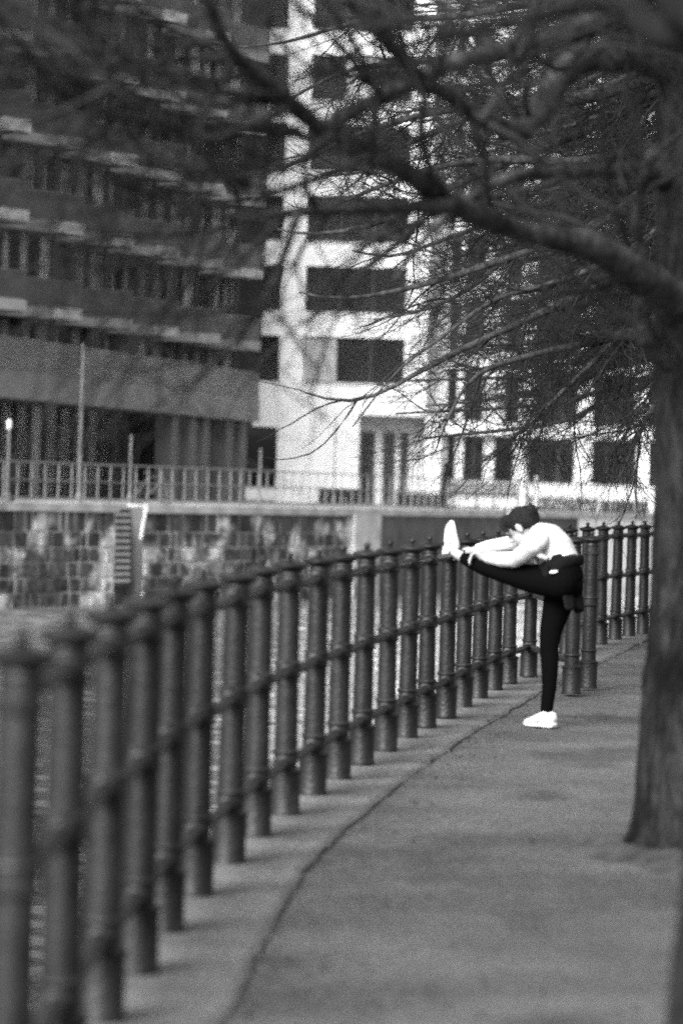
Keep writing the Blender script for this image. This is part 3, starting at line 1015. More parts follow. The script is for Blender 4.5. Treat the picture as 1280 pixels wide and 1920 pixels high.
def tree(name, base, label, trunk_pts, limbs, mats, seed, levels, group='bare trees beside the near path', view=None):
    """trunk_pts: (x,y,z,r) ; limbs: list of lists of (x,y,z,r)"""
    rng = np.random.default_rng(seed)
    root = thing(name, base, label, 'tree', group)
    tp = smooth_path(trunk_pts, 40)
    sides = 56
    rid = rng.normal(0, 0.03, sides)
    rnd = [[1 + 0.045 * math.sin(3 * k * 6.283 / sides + i * 0.15 + seed) + 0.025 * math.sin(7 * k * 6.283 / sides + i * 0.4) + rid[(k + i // 3) % sides] * (0.7 + 0.6 * rng.random()) + rng.normal(0, 0.012)
            for k in range(sides)] for i in range(40)]
    MB().tube(tp[:, :3], tp[:, 3], sides, axis=(0, 1, 0), rnd=rnd).build('trunk', mats[0], root, smooth=True)
    LP, LR = [], []
    for lb in limbs:
        sp_ = smooth_path(lb, 26)
        wob = rng.normal(size=(26, 3)) * 0.35
        for _ in range(2):
            wob[1:-1] = (wob[:-2] + wob[1:-1] + wob[2:]) / 3
        sp_[:, :3] += wob * sp_[:, 3:4] * np.linspace(0, 1, 26)[:, None]
        kn = 1 + 0.10 * rng.normal(size=26)
        rnd = [[kn[i] * 0.6 + 0.4 + rng.normal(0, 0.07) for k in range(12)] for i in range(26)]
        MB().tube(sp_[:, :3], sp_[:, 3], 12, rnd=rnd).build('limb', mats[1], root, smooth=True)
        LP.append(sp_[:, :3]); LR.append(sp_[:, 3])
    paths, rads = np.array(LP), np.array(LR)
    allV, allF, off = [], [], 0
    stack = [(paths, rads)]
    for lv in levels:
        src = stack[lv.pop('src')] if 'src' in lv else stack[-1]
        sides_ = lv.pop('sides', 3)
        pth, rd = grow(src[0], src[1], rng=rng, keep=view, **lv)
        stack.append((pth, rd))
        v_, f_ = tube_batch(pth, rd, sides_)
        allV.append(v_); allF.append(f_ + off); off += len(v_)
    cr = np_mesh('crown', np.concatenate(allV), np.concatenate(allF), mats[2], root, base)
    cr['kind'] = 'stuff'
    return root

def limb_px(spec, d0, d1, lead=None):
    """spec: (x, y, thickness px); distance runs from d0 to d1 metres"""
    out = []
    if lead is not None:
        out.append(lead)
    n = len(spec)
    for i, (x, y, th) in enumerate(spec):
        d = d0 + (d1 - d0) * i / max(n - 1, 1)
        q = P(x, y, d)
        out.append((*q, th / F * d / 2))
    return out
TM = (M_BARK, M_LIMB, M_TWIG)

# tree with the long limb, 15 m away
tb = G(1235, 1600); tx, td = 1.50, 14.96
tz = ground_z(td) - 0.06
trunk = [(tx - 0.01, td, tz, 0.40), (tx - 0.005, td, tz + 0.10, 0.345), (tx, td, tz + 0.5, 0.315), (tx + 0.01, td, tz + 1.2, 0.29), (tx - 0.005, td, tz + 2.0, 0.285),
         (tx - 0.02, td, tz + 2.6, 0.28), (tx - 0.04, td, tz + 3.4, 0.275), (tx - 0.06, td, tz + 4.8, 0.25)]
limbsA = [
    limb_px([(1292, 600, 100), (1222, 530, 78), (1120, 468, 54), (1000, 440, 46), (900, 405, 42), (840, 380, 40), (760, 325, 37), (690, 285, 35), (600, 240, 33),
             (540, 190, 34), (470, 130, 30), (410, 55, 26), (380, -40, 22)], 14.7, 10.6, (tx + 0.12, td, 1.75, 0.17)),
    limb_px([(850, 385, 34), (720, 392, 24), (600, 396, 21), (500, 405, 18), (420, 425, 14), (320, 442, 11), (220, 440, 8), (130, 455, 5)], 12.9, 10.6),
    limb_px([(560, 400, 16), (535, 470, 15), (505, 545, 14), (450, 630, 11), (380, 700, 8), (320, 745, 4)], 11.9, 11.0),
    limb_px([(1290, 120, 80), (1180, 108, 62), (1085, 112, 58), (1040, 160, 54), (1005, 220, 48), (965, 252, 40), (900, 225, 34), (850, 190, 30), (800, 158, 26), (740, 95, 20), (700, 10, 15)],
            15.0, 11.8, (tx + .1, td, 3.4, 0.15)),
    limb_px([(600, 242, 30), (690, 195, 30), (780, 150, 32), (860, 118, 34), (950, 95, 36), (1060, 60, 38), (1180, 10, 44), (1260, -60, 52)], 11.9, 14.6),
    limb_px([(1260, 330, 60), (1180, 318, 30), (1060, 322, 26), (960, 335, 23), (880, 372, 20), (800, 440, 14), (740, 520, 9)], 14.9, 13.0, (tx, td, 2.75, 0.10)),
    limb_px([(1215, 640, 40), (1205, 480, 22), (1190, 420, 18), (1200, 350, 20), (1225, 280, 24)], 14.8, 14.3, (tx, td, 1.9, 0.09)),
    limb_px([(560, 250, 24), (480, 238, 22), (370, 235, 20), (250, 225, 18), (130, 185, 17), (60, 110, 15), (0, 40, 13), (-60, -30, 10)], 11.8, 9.9),
    limb_px([(540, 200, 22), (470, 235, 18), (380, 260, 15), (270, 200, 12), (180, 90, 10), (130, -20, 7)], 11.6, 10.2),
    limb_px([(470, 135, 20), (400, 150, 16), (300, 130, 13), (200, 170, 11), (100, 215, 9), (0, 240, 6)], 11.3, 9.8),
    limb_px([(620, 250, 20), (500, 182, 17), (380, 168, 15), (250, 112, 13), (150, 40, 11), (90, -40, 9)], 11.9, 10.3),
    limb_px([(450, 118, 18), (330, 60, 14), (260, 15, 12), (200, -40, 9)], 11.3, 10.4),
    limb_px([(700, 290, 18), (600, 332, 16), (480, 372, 14), (370, 382, 12), (250, 352, 11), (120, 292, 9), (20, 285, 6)], 12.2, 10.2),
    limb_px([(430, 424, 13), (300, 482, 11), (200, 502, 9), (80, 472, 6), (0, 480, 4)], 11.2, 10.0),
    limb_px([(690, 285, 20), (705, 180, 16), (665, 85, 14), (600, -10, 11), (560, -80, 8)], 12.2, 11.4),
    limb_px([(845, 380, 20), (800, 300, 16), (792, 200, 14), (830, 100, 12), (880, -10, 9)], 12.9, 12.0),
    limb_px([(785, 150, 18), (700, 60, 15), (640, -20, 12), (600, -70, 8)], 12.4, 11.5),
    limb_px([(905, 226, 18), (960, 130, 15), (1000, 40, 12), (1012, -50, 9)], 12.6, 12.2),
    limb_px([(620, 255, 20), (560, 300, 16), (470, 330, 12), (360, 330, 9), (240, 300, 6), (120, 330, 4)], 11.8, 10.4),
]
view = in_view()
tree('bare_tree', (tx, td, tz), 'thick-trunked bare tree at the right edge with a long limb reaching over the path', trunk, limbsA, TM, 5,
     [dict(count=11, t0=0.2, t1=0.98, lmin=0.5, lmax=1.5, amin=25, amax=65, n=7, wander=0.14, droop=0.03, lift=0.02, rmax=0.014, sides=5, bias=(-0.6, 0, 0)),
      dict(count=6, t0=0.15, t1=1.0, lmin=0.2, lmax=0.7, amin=20, amax=60, n=5, wander=0.16, droop=0.04, lift=0.05, rmax=0.0058),
      dict(count=2, t0=0.2, t1=1.0, lmin=0.08, lmax=0.3, amin=25, amax=60, n=4, wander=0.18, droop=0.0, lift=0.05, rmax=0.0026)], view=view)

# nearest tree: only its edge and overhead limbs reach the picture
nx_, nd = 1.02, 8.4
nz = ground_z(nd) - 0.05
trunk = [(nx_ - .01, nd, nz, 0.34), (nx_, nd, nz + 0.15, 0.285), (nx_ + .01, nd, nz + 0.6, 0.262), (nx_ + .02, nd, nz + 1.4, 0.25), (nx_ + .06, nd, nz + 2.4, 0.235), (nx_ + .1, nd, nz + 4, 0.21)]
limbsB = [
    limb_px([(1330, 40, 120), (1270, -40, 100), (1210, -60, 90), (1100, -50, 70), (960, -70, 50)], 8.5, 9.6, (nx_ + .05, nd, 2.45, 0.12)),
    limb_px([(1300, 60, 90), (1240, 60, 70), (1180, 30, 40), (1090, 10, 30), (980, 40, 24), (860, 60, 18), (740, 40, 12), (640, 60, 8)], 8.6, 9.8, (nx_ + .05, nd, 2.4, 0.1)),
]
tree('bare_tree', (nx_, nd, nz), 'nearest bare tree, only its dark blurred trunk edge showing at lower right', trunk, limbsB, (M_BARK, mat('dark_limb_bark', 0.010, 0.95, 0.6, 6.0, 0.8, 20, spec=0.05), M_TWIG), 9,
     [dict(count=8, t0=0.3, t1=0.98, lmin=0.3, lmax=0.8, amin=25, amax=65, n=6, wander=0.14, droop=0.03, lift=0.02, rmax=0.008, sides=5, bias=(-0.6, 0, 0.3)),
      dict(count=5, t0=0.15, t1=1.0, lmin=0.12, lmax=0.4, amin=20, amax=60, n=5, wander=0.16, droop=0.02, lift=0.05, rmax=0.004)], view=view)

# tree about as far as the runner: its drooping twigs are sharp
cx_, cd = 3.85, 27.5
cz = ground_z(cd) - 0.05
trunk = [(cx_, cd, cz, 0.40), (cx_, cd, cz + 0.3, 0.30), (cx_ + .02, cd, cz + 1.5, 0.26), (cx_ + .05, cd, cz + 3, 0.23), (cx_ + .1, cd, cz + 5, 0.19), (cx_ + .15, cd, cz + 7, 0.14)]
cl = lambda z, r=0.08: (cx_ + .05, cd, z + 0.25, r)
limbsC = [
    limb_px([(1330, 430, 26), (1160, 520, 19), (1010, 590, 15), (900, 640, 12), (800, 690, 10), (710, 738, 8), (640, 752, 6), (570, 735, 3)], 27.6, 26.6, cl(2.8)),
    limb_px([(1330, 300, 26), (1120, 420, 18), (920, 495, 14), (770, 540, 10), (640, 560, 7), (560, 548, 3)], 27.4, 27.8, cl(3.4)),
    limb_px([(1340, 560, 22), (1160, 630, 15), (1000, 665, 12), (900, 700, 8), (850, 760, 5), (815, 850, 3)], 27.5, 26.2, cl(2.4)),
    limb_px([(1340, 150, 28), (1080, 250, 20), (880, 335, 15), (720, 415, 10), (590, 440, 6), (520, 430, 3)], 27.6, 28.5, cl(3.9)),
    limb_px([(1340, 20, 28), (1060, 70, 20), (840, 110, 14), (660, 130, 9), (520, 200, 5), (450, 240, 3)], 27.4, 26.4, cl(4.4)),
    limb_px([(1350, 640, 20), (1270, 700, 14), (1215, 780, 9), (1180, 850, 6), (1160, 900, 3)], 27.2, 26.8, cl(2.1, .06)),
    limb_px([(1340, 480, 24), (1190, 600, 15), (1090, 700, 10), (1010, 780, 6), (975, 840, 3)], 27.9, 28.4, cl(2.6)),
    limb_px([(1340, 380, 24), (1180, 470, 16), (1040, 530, 12), (930, 560, 9), (830, 630, 6), (740, 700, 4), (660, 800, 2.5)], 27.2, 25.8, cl(3.1)),
    limb_px([(1340, 230, 24), (1150, 330, 16), (1000, 390, 12), (860, 440, 9), (740, 480, 6), (660, 470, 3)], 27.9, 29.3, cl(3.6)),
    limb_px([(1340, -40, 26), (1080, -10, 18), (860, 30, 14), (680, 40, 10), (540, 80, 6), (430, 90, 3)], 27.2, 26.0, cl(4.5)),
    limb_px([(1340, 130, 26), (1080, 190, 18), (880, 200, 14), (700, 240, 10), (570, 300, 6), (470, 330, 3)], 27.4, 28.2, cl(4.0)),
    limb_px([(1340, 260, 26), (1100, 300, 18), (900, 300, 13), (740, 340, 9), (610, 390, 6), (520, 400, 3)], 27.8, 26.8, cl(3.6)),
    limb_px([(1340, 350, 26), (1160, 400, 17), (1000, 450, 12), (880, 540, 9), (800, 580, 6), (700, 600, 3)], 27.8, 28.8, cl(3.2)),
    limb_px([(1340, 90, 24), (1120, 170, 16), (980, 190, 12), (830, 240, 9), (700, 300, 6), (600, 330, 3)], 27.9, 29.3, cl(4.1)),
]
tree('bare_tree', (cx_, cd, cz), 'bare tree beside the runner whose fine drooping twigs hang sharp against the white building', trunk, limbsC, TM, 14,
     [dict(count=26, t0=0.12, t1=0.98, lmin=0.5, lmax=1.5, amin=20, amax=55, n=8, wander=0.11, droop=0.08, lift=0.05, rmax=0.009, sides=4, bias=(-0.4, 0, -0.2)),
      dict(count=15, t0=0.12, t1=1.0, lmin=0.22, lmax=0.7, amin=20, amax=55, n=6, wander=0.13, droop=0.06, lift=0.06, rmax=0.0045),
      dict(count=5, t0=0.15, t1=1.0, lmin=0.08, lmax=0.30, amin=22, amax=60, n=4, wander=0.16, droop=0.0, lift=0.05, rmax=0.0026)], view=crown_edge)

# trees further along the path, their trunks out of the picture
for (fx, fd, sd, lab) in ((5.4, 33.5, 31, 'bare tree further along the path, its twigs a hazy net over the right wing'),
                          (7.6, 43.0, 47, 'farthest bare tree of the near path, its twigs behind all the others')):
    fz = ground_z(fd) - 0.05
    trunk = [(fx, fd, fz, 0.42), (fx, fd, fz + 0.3, 0.31), (fx, fd, fz + 2, 0.27), (fx, fd, fz + 4, 0.23), (fx, fd, fz + 8, 0.13)]
    rr = random.Random(sd)
    limbs = []
    for k in range(26):
        y0 = -80 + k * 30 + rr.uniform(-25, 25)
        xe = rr.uniform(740, 960) if fd < 40 else rr.uniform(760, 1020)
        drop = rr.uniform(60, 200)
        spec = [(1330, y0, 20), (1230, y0 + drop * .35, 15), (1130, y0 + drop * .6, 11), (1030, y0 + drop * .85, 8), (xe, y0 + drop, 4)]
        q = P(1400, y0 - 60, fd)
        limbs.append(limb_px(spec, fd, fd + rr.uniform(-3, 3), (fx, fd, q[2], 0.07)))
    tree('bare_tree', (fx, fd, fz), lab, trunk, limbs, (M_BARK, M_LIMB, M_TWIG_PALE), sd,
         [dict(count=16, t0=0.2, t1=0.98, lmin=0.6, lmax=1.8, amin=20, amax=60, n=7, wander=0.12, droop=0.05, lift=0.04, rmax=0.011, sides=4, bias=(-0.3, 0, 0)),
          dict(count=12, t0=0.12, t1=1.0, lmin=0.3, lmax=0.9, amin=20, amax=55, n=5, wander=0.14, droop=0.03, lift=0.05, rmax=0.006),
          dict(count=5, t0=0.15, t1=1.0, lmin=0.12, lmax=0.4, amin=22, amax=60, n=4, wander=0.16, droop=0.0, lift=0.05, rmax=0.0035)], view=view)

# ================================================================== THE RUNNER
PD = 22.44
def J(x, y, dd=0.0):
    return P(x, y, PD + dd)
foot0 = J(1018, 1361, 0.06)
gz = ground_z(PD) - 0.019
org = np.array([foot0[0], foot0[1], gz])
def L3(*a): return [np.array(q) for q in a]
SIDE = np.array([0.25, 0.97, 0.0])                 # across her hips
lead_leg = [J(1050, 1092, -0.09), J(1000, 1086, 0.04), J(946, 1074, 0.18), J(905, 1061, 0.29), J(868, 1045, 0.385), J(852, 1037, 0.42)]
lead_r = [0.100, 0.084, 0.060, 0.052, 0.036, 0.034]
stand_leg = [J(1053, 1100, 0.08), J(1043, 1142, 0.08), J(1032, 1182, 0.075), J(1029, 1214, 0.07), J(1030, 1245, 0.065), J(1029, 1290, 0.06), J(1024, 1330, 0.06), J(1023, 1340, 0.06), J(1022, 1350, 0.06)]
stand_r = [0.105, 0.082, 0.064, 0.054, 0.050, 0.040, 0.034, 0.033, 0.034]
torso = [J(1054, 1090, 0.0), J(1054, 1066, 0.0), J(1050, 1046, 0.01), J(1042, 1026, 0.02), J(1028, 1011, 0.03), J(1012, 1004, 0.04), J(1003, 1002, 0.05)]
torso_a = [0.115, 0.108, 0.088, 0.086, 0.082, 0.066, 0.048]      # front to back
torso_b = [0.165, 0.155, 0.130, 0.140, 0.160, 0.155, 0.080]      # across
near_arm = [J(1010, 1013, -0.13), J(1000, 1021, -0.14), J(981, 1038, -0.06), J(965, 1049, 0.02), J(940, 1049, 0.12), J(912, 1045, 0.235), J(903, 1044, 0.265)]
near_r = [0.056, 0.056, 0.050, 0.045, 0.042, 0.031, 0.027]
far_arm = [J(1004, 1010, 0.19), J(994, 1012, 0.21), J(965, 1018, 0.26), J(940, 1022, 0.30), J(915, 1026, 0.345), J(893, 1031, 0.37), J(886, 1033, 0.375)]
far_r = [0.054, 0.054, 0.046, 0.041, 0.038, 0.030, 0.027]
# head frame
hc = J(974, 988, 0.06)
face = np.array([-0.64, 0.28, -0.72]); face /= np.linalg.norm(face)
lat = np.array([0.38, 0.92, 0.0]); lat -= face * lat.dot(face); lat /= np.linalg.norm(lat)
crown = np.cross(face, lat); crown = crown if crown[2] > 0 else -crown
def H(f_, l_, c_): return hc + face * f_ + lat * l_ + crown * c_

b = MB()
b.tube(torso, [r * 0.93 for r in torso_a], 16, rad2=[r * 0.93 for r in torso_b], axis=SIDE)
for pts, rs in ((lead_leg, lead_r), (stand_leg, stand_r), (near_arm, near_r), (far_arm, far_r)):
    rs = [r * 0.88 for r in rs]
    b.tube(pts, rs, 12)
    for p, r in zip(pts, rs):
        b.ball(p, r, seg=10, rings=6)
b.tube([J(1006, 1003, 0.05), J(997, 1001, 0.055), H(-0.04, 0, -0.055)], [0.058, 0.052, 0.050], 12)     # neck
b.ball(H(-0.012, 0, 0.02), (0.088, 0.070, 0.092), (face, lat, crown), 20, 14)                             # skull
b.ball(H(0.028, 0, -0.052), (0.058, 0.054, 0.062), (face, lat, crown), 16, 10)                            # jaw
b.ball(H(0.060, 0, -0.095), (0.022, 0.026, 0.018), (face, lat, crown), 10, 8)                             # chin
b.tube([H(0.080, 0, 0.012), H(0.098, 0, -0.022), H(0.086, 0, -0.034)], [0.010, 0.015, 0.011], 8)          # nose
b.tube([H(0.078, -0.024, -0.062), H(0.086, 0, -0.060), H(0.078, 0.024, -0.062)], [0.007, 0.010, 0.007], 8)  # lips
for sgn in (-1, 1):
    b.tube([H(0.072, sgn * 0.018, 0.020), H(0.072, sgn * 0.045, 0.018)], [0.012, 0.010], 8)               # brow
    b.ball(H(-0.012, sgn * 0.072, -0.018), (0.019, 0.010, 0.034), (face, lat, crown), 12, 8)              # ear
def hand(b, wrist, knuck, wrap_dir, tips, thick=0.017):
    """palm from wrist to knuckles, four fingers and a thumb closing round the shin"""
    ax = knuck - wrist; ln = np.linalg.norm(ax); ax /= ln
    sd = wrap_dir - ax * wrap_dir.dot(ax); sd /= np.linalg.norm(sd)
    nr = np.cross(ax, sd)
    b.tube([wrist, wrist + ax * ln * 0.5, knuck], [0.024, 0.019, 0.016], 10, rad2=[0.028, 0.040, 0.040], axis=nr)
    for k in range(4):
        o_ = (k - 1.5) * 0.020
        ln_f = (0.072, 0.082, 0.078, 0.062)[k]
        r_ = (0.0088, 0.009, 0.0088, 0.0078)[k]
        p0 = knuck + nr * o_ - ax * 0.012
        p1 = p0 + (ax * 0.55 + sd * 0.80) * ln_f * 0.45
        p2 = p1 + (ax * -0.05 + sd * 1.0) * ln_f * 0.33
        p3 = p2 + (ax * -0.55 + sd * 0.8) * ln_f * 0.28
        b.tube([p0, p1, p2, p3], [r_ * 1.05, r_, r_ * .95, r_ * .8], 8)
        b.ball(p3, r_ * 0.8, seg=8, rings=6); b.ball(p1, r_ * 1.05, seg=8, rings=6)
    t0_ = wrist + ax * ln * 0.35 + nr * -0.026
    t1_ = t0_ + ax * 0.030 - nr * 0.018
    t2_ = t1_ + ax * 0.028 + sd * 0.012
    b.tube([t0_, t1_, t2_], [0.013, 0.011, 0.008], 8); b.ball(t2_, 0.008, seg=8, rings=6)
hand(b, J(903, 1044, 0.262), J(890, 1037, 0.275), np.array([-0.05, -0.35, -1.0]), None)
hand(b, J(886, 1033, 0.375), J(874, 1032, 0.385), np.array([-0.25, 0.3, -0.8]), None)
person = remeshed(b, 'person', M_SKIN, None, org, 0.005, 4, 0.5)
tag(person, 'person in white top and black leggings stretching one leg up on the railing', 'person')

# clothing
b = MB()
shirt_t = torso[1:]; sa, sb = [r + 0.012 for r in torso_a[1:]], [r + 0.012 for r in torso_b[1:]]
b.tube([J(1055, 1056, 0.0)] + torso[2:], [0.100] + sa[1:], 18, rad2=[0.152] + sb[1:], axis=SIDE)
for p, r, r2 in list(zip(torso, torso_a, torso_b))[3:6]:
    b.ball(p, (r + 0.01, r2 * 0.9, r + 0.01), seg=14, rings=8)
for pts, rs in ((near_arm[:-1], near_r), (far_arm[:-1], far_r)):
    rs = [r * 1.0 + 0.004 for r in rs[:-1]]
    b.tube(pts, rs, 14)
    for p, r in list(zip(pts, rs))[:-1]:
        b.ball(p, r, seg=12, rings=8)
# loose folds under the arm and at the chest
b.tube([J(1001, 1032, -0.13), J(1012, 1042, -0.135), J(1026, 1048, -0.12)], [0.018, 0.02, 0.014], 8)
b.tube([J(990, 1036, -0.05), J(1000, 1050, -0.05), J(1006, 1058, -0.04)], [0.016, 0.018, 0.010], 8)
b.ball(J(1016, 1030, 0.0), (0.06, 0.10, 0.05), seg=12, rings=8)
shirt = remeshed(b, 'long_sleeved_top', M_SHIRT, person, org, 0.007, 5, 0.5)
shirt['label'] = 'white long-sleeved top'
b = MB()
for pts, rs in ((lead_leg[:-1], lead_r), (stand_leg[:-1], stand_r)):
    rs = [r + 0.003 for r in rs[:-1]]
    b.tube(pts, rs, 16)
    for p, r in list(zip(pts, rs))[:-1]:
        b.ball(p, r, seg=14, rings=9)
b.tube([J(1056, 1100, 0.0), J(1056, 1086, 0.0), J(1054, 1068, 0.0), J(1052, 1054, 0.0)], [0.09, 0.118, 0.112, 0.098], 18, rad2=[0.13, 0.165, 0.158, 0.142], axis=SIDE)
b.ball(J(1066, 1100, 0.02), (0.085, 0.15, 0.085), seg=16, rings=10)
leg = remeshed(b, 'leggings', M_BLACK, person, org, 0.006, 5, 0.5)
leg['label'] = 'black tight leggings'
# jacket knotted round the waist, hanging behind
b = MB()
band = []
wc = J(1055, 1060, 0.0)
for k in range(25):
    a = 2 * math.pi * k / 24
    tilt = 0.02 * math.cos(a)
    band.append(wc + np.array([0.100 * math.cos(a), 0.0, 0.012 + tilt]) + SIDE * (0.155 * math.sin(a)))
b.tube(band, 0.020, 10, rad2=[0.036] * 25, axis=(0, 0, 1), cap=False)
# hanging back panel as a thick folded sheet
nu, nv = 13, 9
for side_ in (0,):
    top, bot = [], []
    grid = []
    for i in range(nv):
        t = i / (nv - 1)
        row = []
        for j in range(nu):
            u_ = j / (nu - 1) * 2 - 1
            ctr = J(1068 + 26 * t - 12 * t * t, 1046 + 96 * t + 6 * math.sin(3 * u_), 0.0)
            fold = 0.014 * math.sin(u_ * 7 + 1.3) * (0.3 + t)
            wrap = -0.085 * u_ * u_ * (1 - 0.35 * t)
            row.append(ctr + SIDE * (0.165 * u_ * (1 - 0.12 * t)) + np.array([wrap + fold + 0.01, 0, 0]))
        grid.append(row)
    for i in range(nv):
        b.tube(grid[i], 0.016, 8)
    for j in range(nu):
        b.tube([grid[i][j] for i in range(nv)], 0.015, 8)
# knotted sleeves in front
b.ball(J(1018, 1066, -0.03), (0.035, 0.045, 0.035), seg=10, rings=8)
b.tube([J(1020, 1064, -0.05), J(1022, 1074, -0.10), J(1024, 1082, -0.14)], [0.03, 0.026, 0.02], 8)
jk = remeshed(b, 'tied_jacket', M_JACKET, person, org, 0.008, 14, 0.6)
jk['label'] = 'black jacket tied round the waist'
pt = MB()
pc = J(1037, 1072, -0.185)
vs, n_ = [], 14
for k in range(n_):
    a = 2 * math.pi * k / n_
    vs.append(pc + np.array([0.026 * math.cos(a), 0.006 * math.cos(a), 0.0095 * math.sin(a) + 0.004 * math.cos(a)]))
vs += [v_ + np.array([0.0, 0.02, 0]) for v_ in vs]
pt.add(vs, [tuple(range(n_)), tuple(range(n_, 2 * n_))[::-1]] + [(k, n_ + k, n_ + (k + 1) % n_, (k + 1) % n_) for k in range(n_)])
pt.build('white_patch', M_SHIRT, person)
# hair
b = MB()
b.ball(H(-0.026, 0, 0.022), (0.092, 0.080, 0.085), (face, lat, crown), 22, 16)
b.ball(H(-0.070, 0, 0.000), (0.052, 0.070, 0.075), (face, lat, crown), 16, 10)
b.ball(H(0.030, -0.01, 0.072), (0.052, 0.062, 0.040), (face, lat, crown), 14, 10)
b.tube([H(0.050, -0.062, 0.075), H(0.064, -0.060, 0.045), H(0.052, -0.066, 0.012)], [0.022, 0.016, 0.006], 8)
bun = J(995, 957, 0.02)
b.ball(bun, (0.040, 0.042, 0.036), seg=14, rings=10)
b.tube([bun, J(1001, 972, 0.04), J(1008, 986, 0.03)], [0.038, 0.036, 0.014], 8)
for k in range(14):
    a = random.uniform(0, 6.28)
    q = bun + np.array([math.cos(a) * 0.03, random.uniform(-.03, .03), math.sin(a) * 0.026])
    b.tube([q, q + np.array([random.uniform(-.03, .03), random.uniform(-.02, .02), random.uniform(0, .03)])], [0.008, 0.004], 6)
hair = remeshed(b, 'hair', M_HAIR, person, org, 0.006, 3, 0.5)
hair['label'] = 'dark hair tied up in a bun'
# eyes
for sgn in (-1, 1):
    MB().ball(H(0.076, sgn * 0.031, -0.002), (0.006, 0.013, 0.006), (face, lat, crown), 10, 6).build('eye', M_HAIR, person)

def shoe(name, heel, toe, up, label):
    heel, toe, up = np.array(heel), np.array(toe), np.array(up, float)
    ax = toe - heel; L = np.linalg.norm(ax); ax /= L
    up -= ax * up.dot(ax); up /= np.linalg.norm(up)
    sd = np.cross(ax, up)
    # t, half width, bottom, sole top, upper top
    sec = [(0.00, 0.020, 0.016, 0.036, 0.070), (0.03, 0.030, 0.004, 0.034, 0.092), (0.12, 0.036, 0.0, 0.034, 0.098), (0.24, 0.036, 0.0, 0.032, 0.088), (0.38, 0.036, 0.002, 0.030, 0.098),
           (0.50, 0.039, 0.003, 0.028, 0.088), (0.64, 0.044, 0.002, 0.026, 0.072), (0.78, 0.046, 0.002, 0.025, 0.058), (0.90, 0.040, 0.007, 0.026, 0.048), (0.97, 0.028, 0.014, 0.028, 0.040), (1.0, 0.014, 0.020, 0.030, 0.034)]
    root = None
    for part in ('upper', 'sole'):
        mb = MB(); vs = []; ns = 14
        for (t, hw, b0, b1, top) in sec:
            c = heel + ax * (t * L)
            lo, hi = (b0, b1) if part == 'sole' else (b1 - 0.004, top)
            hw2 = hw if part == 'sole' else hw * 0.93
            for k in range(ns):
                a = 2 * math.pi * k / ns
                ca, sa_ = math.cos(a), math.sin(a)
                pw = 0.45 if part == 'sole' else 0.75
                x_ = math.copysign(abs(ca) ** pw, ca) * hw2 * (1.0 if part == 'sole' else (1 - 0.35 * max(sa_, 0)))
                y_ = (lo + hi) / 2 + math.copysign(abs(sa_) ** pw, sa_) * (hi - lo) / 2
                vs.append(c + sd * x_ + up * y_)
        fs = [(i * ns + k, i * ns + (k + 1) % ns, (i + 1) * ns + (k + 1) % ns, (i + 1) * ns + k) for i in range(len(sec) - 1) for k in range(ns)]
        fs += [tuple(range(ns))[::-1], tuple(range((len(sec) - 1) * ns, len(sec) * ns))]
        mb.add(vs, fs)
        if part == 'upper':
            root = mb.build(name, M_SHOE, person, smooth=True)
            root['label'] = label
        else:
            mb.build('sole', M_SHOE, root, smooth=True)
    # grey mesh panels on both sides, laces
    for s_ in (-1, 1):
        mb = MB()
        c0 = [heel + ax * (t * L) + up * h + sd * s_ * w_ for (t, h, w_) in ((0.42, 0.040, 0.0375), (0.60, 0.038, 0.0415), (0.58, 0.054, 0.0385), (0.46, 0.066, 0.0345))]
        c1 = [q - sd * s_ * 0.012 for q in c0]
        mb.add(c0 + c1, [(0, 1, 2, 3), (7, 6, 5, 4), (0, 4, 5, 1), (1, 5, 6, 2), (2, 6, 7, 3), (3, 7, 4, 0)])
        mb.build('mesh_panel', M_SHOE_GREY, root)
    return root
h0 = J(1040, 1361, -0.02); t0_ = J(984, 1358, 0.13)
h0[2] = gz + 0.004; t0_[2] = gz + 0.004
shoe('running_shoe', h0, t0_, (0, 0, 1), 'white running shoe flat on the path')
shoe('running_shoe', J(829, 1046, 0.43), J(838, 975, 0.50), (0.9, 0.3, 0.15), 'white running shoe raised on the railing, sole facing the canal')

# ================================================================== SMALL THINGS ACROSS THE CANAL
def lamp(px, ytop, d, label, head=True, r=0.05):
    base = P(px, 940, d); base[2] = FAR_Z
    top = P(px, ytop, d)
    root = thing('street_lamp' if head else 'slender_pole', base, label, 'street lamp' if head else 'pole')
    MB().lathe([(r * 1.8, 0), (r * 1.8, 0.25), (r, 0.3), (r * 0.8, top[2] - FAR_Z)], 10, base).build('pole', mat('pole_paint', 0.10, 0.6), root)
    if head:
        MB().lathe([(0.03, 0), (0.06, 0.03), (0.075, 0.18), (0.06, 0.25), (0.02, 0.28)], 12, (base[0], base[1], top[2] + 0.002)).build('lamp_head', M_LAMPHEAD, root)
    else:
        MB().ball((base[0], base[1], top[2] + r * 0.5), r * 0.9, seg=10, rings=6).build('end_cap', M_RAIL_GREY, root)
lamp(14, 806, 103, 'short lamp with white head at the far left behind the railing', True, 0.04)
lamp(148, 650, 112, 'tall slim grey pole in front of the grey apartment block', False, 0.055)
lamp(243, 820, 116, 'short slim grey pole beside the water stair', False, 0.045)
lamp(486, 845, 132, 'slim pole in front of the corner between the two buildings', False, 0.05)
lamp(625, 780, 138, 'thin dark pole in front of the bright white wall', False, 0.035)
lamp(1192, 875, 150, 'small lamp with white head at the right, beside the tree trunk', True, 0.04)

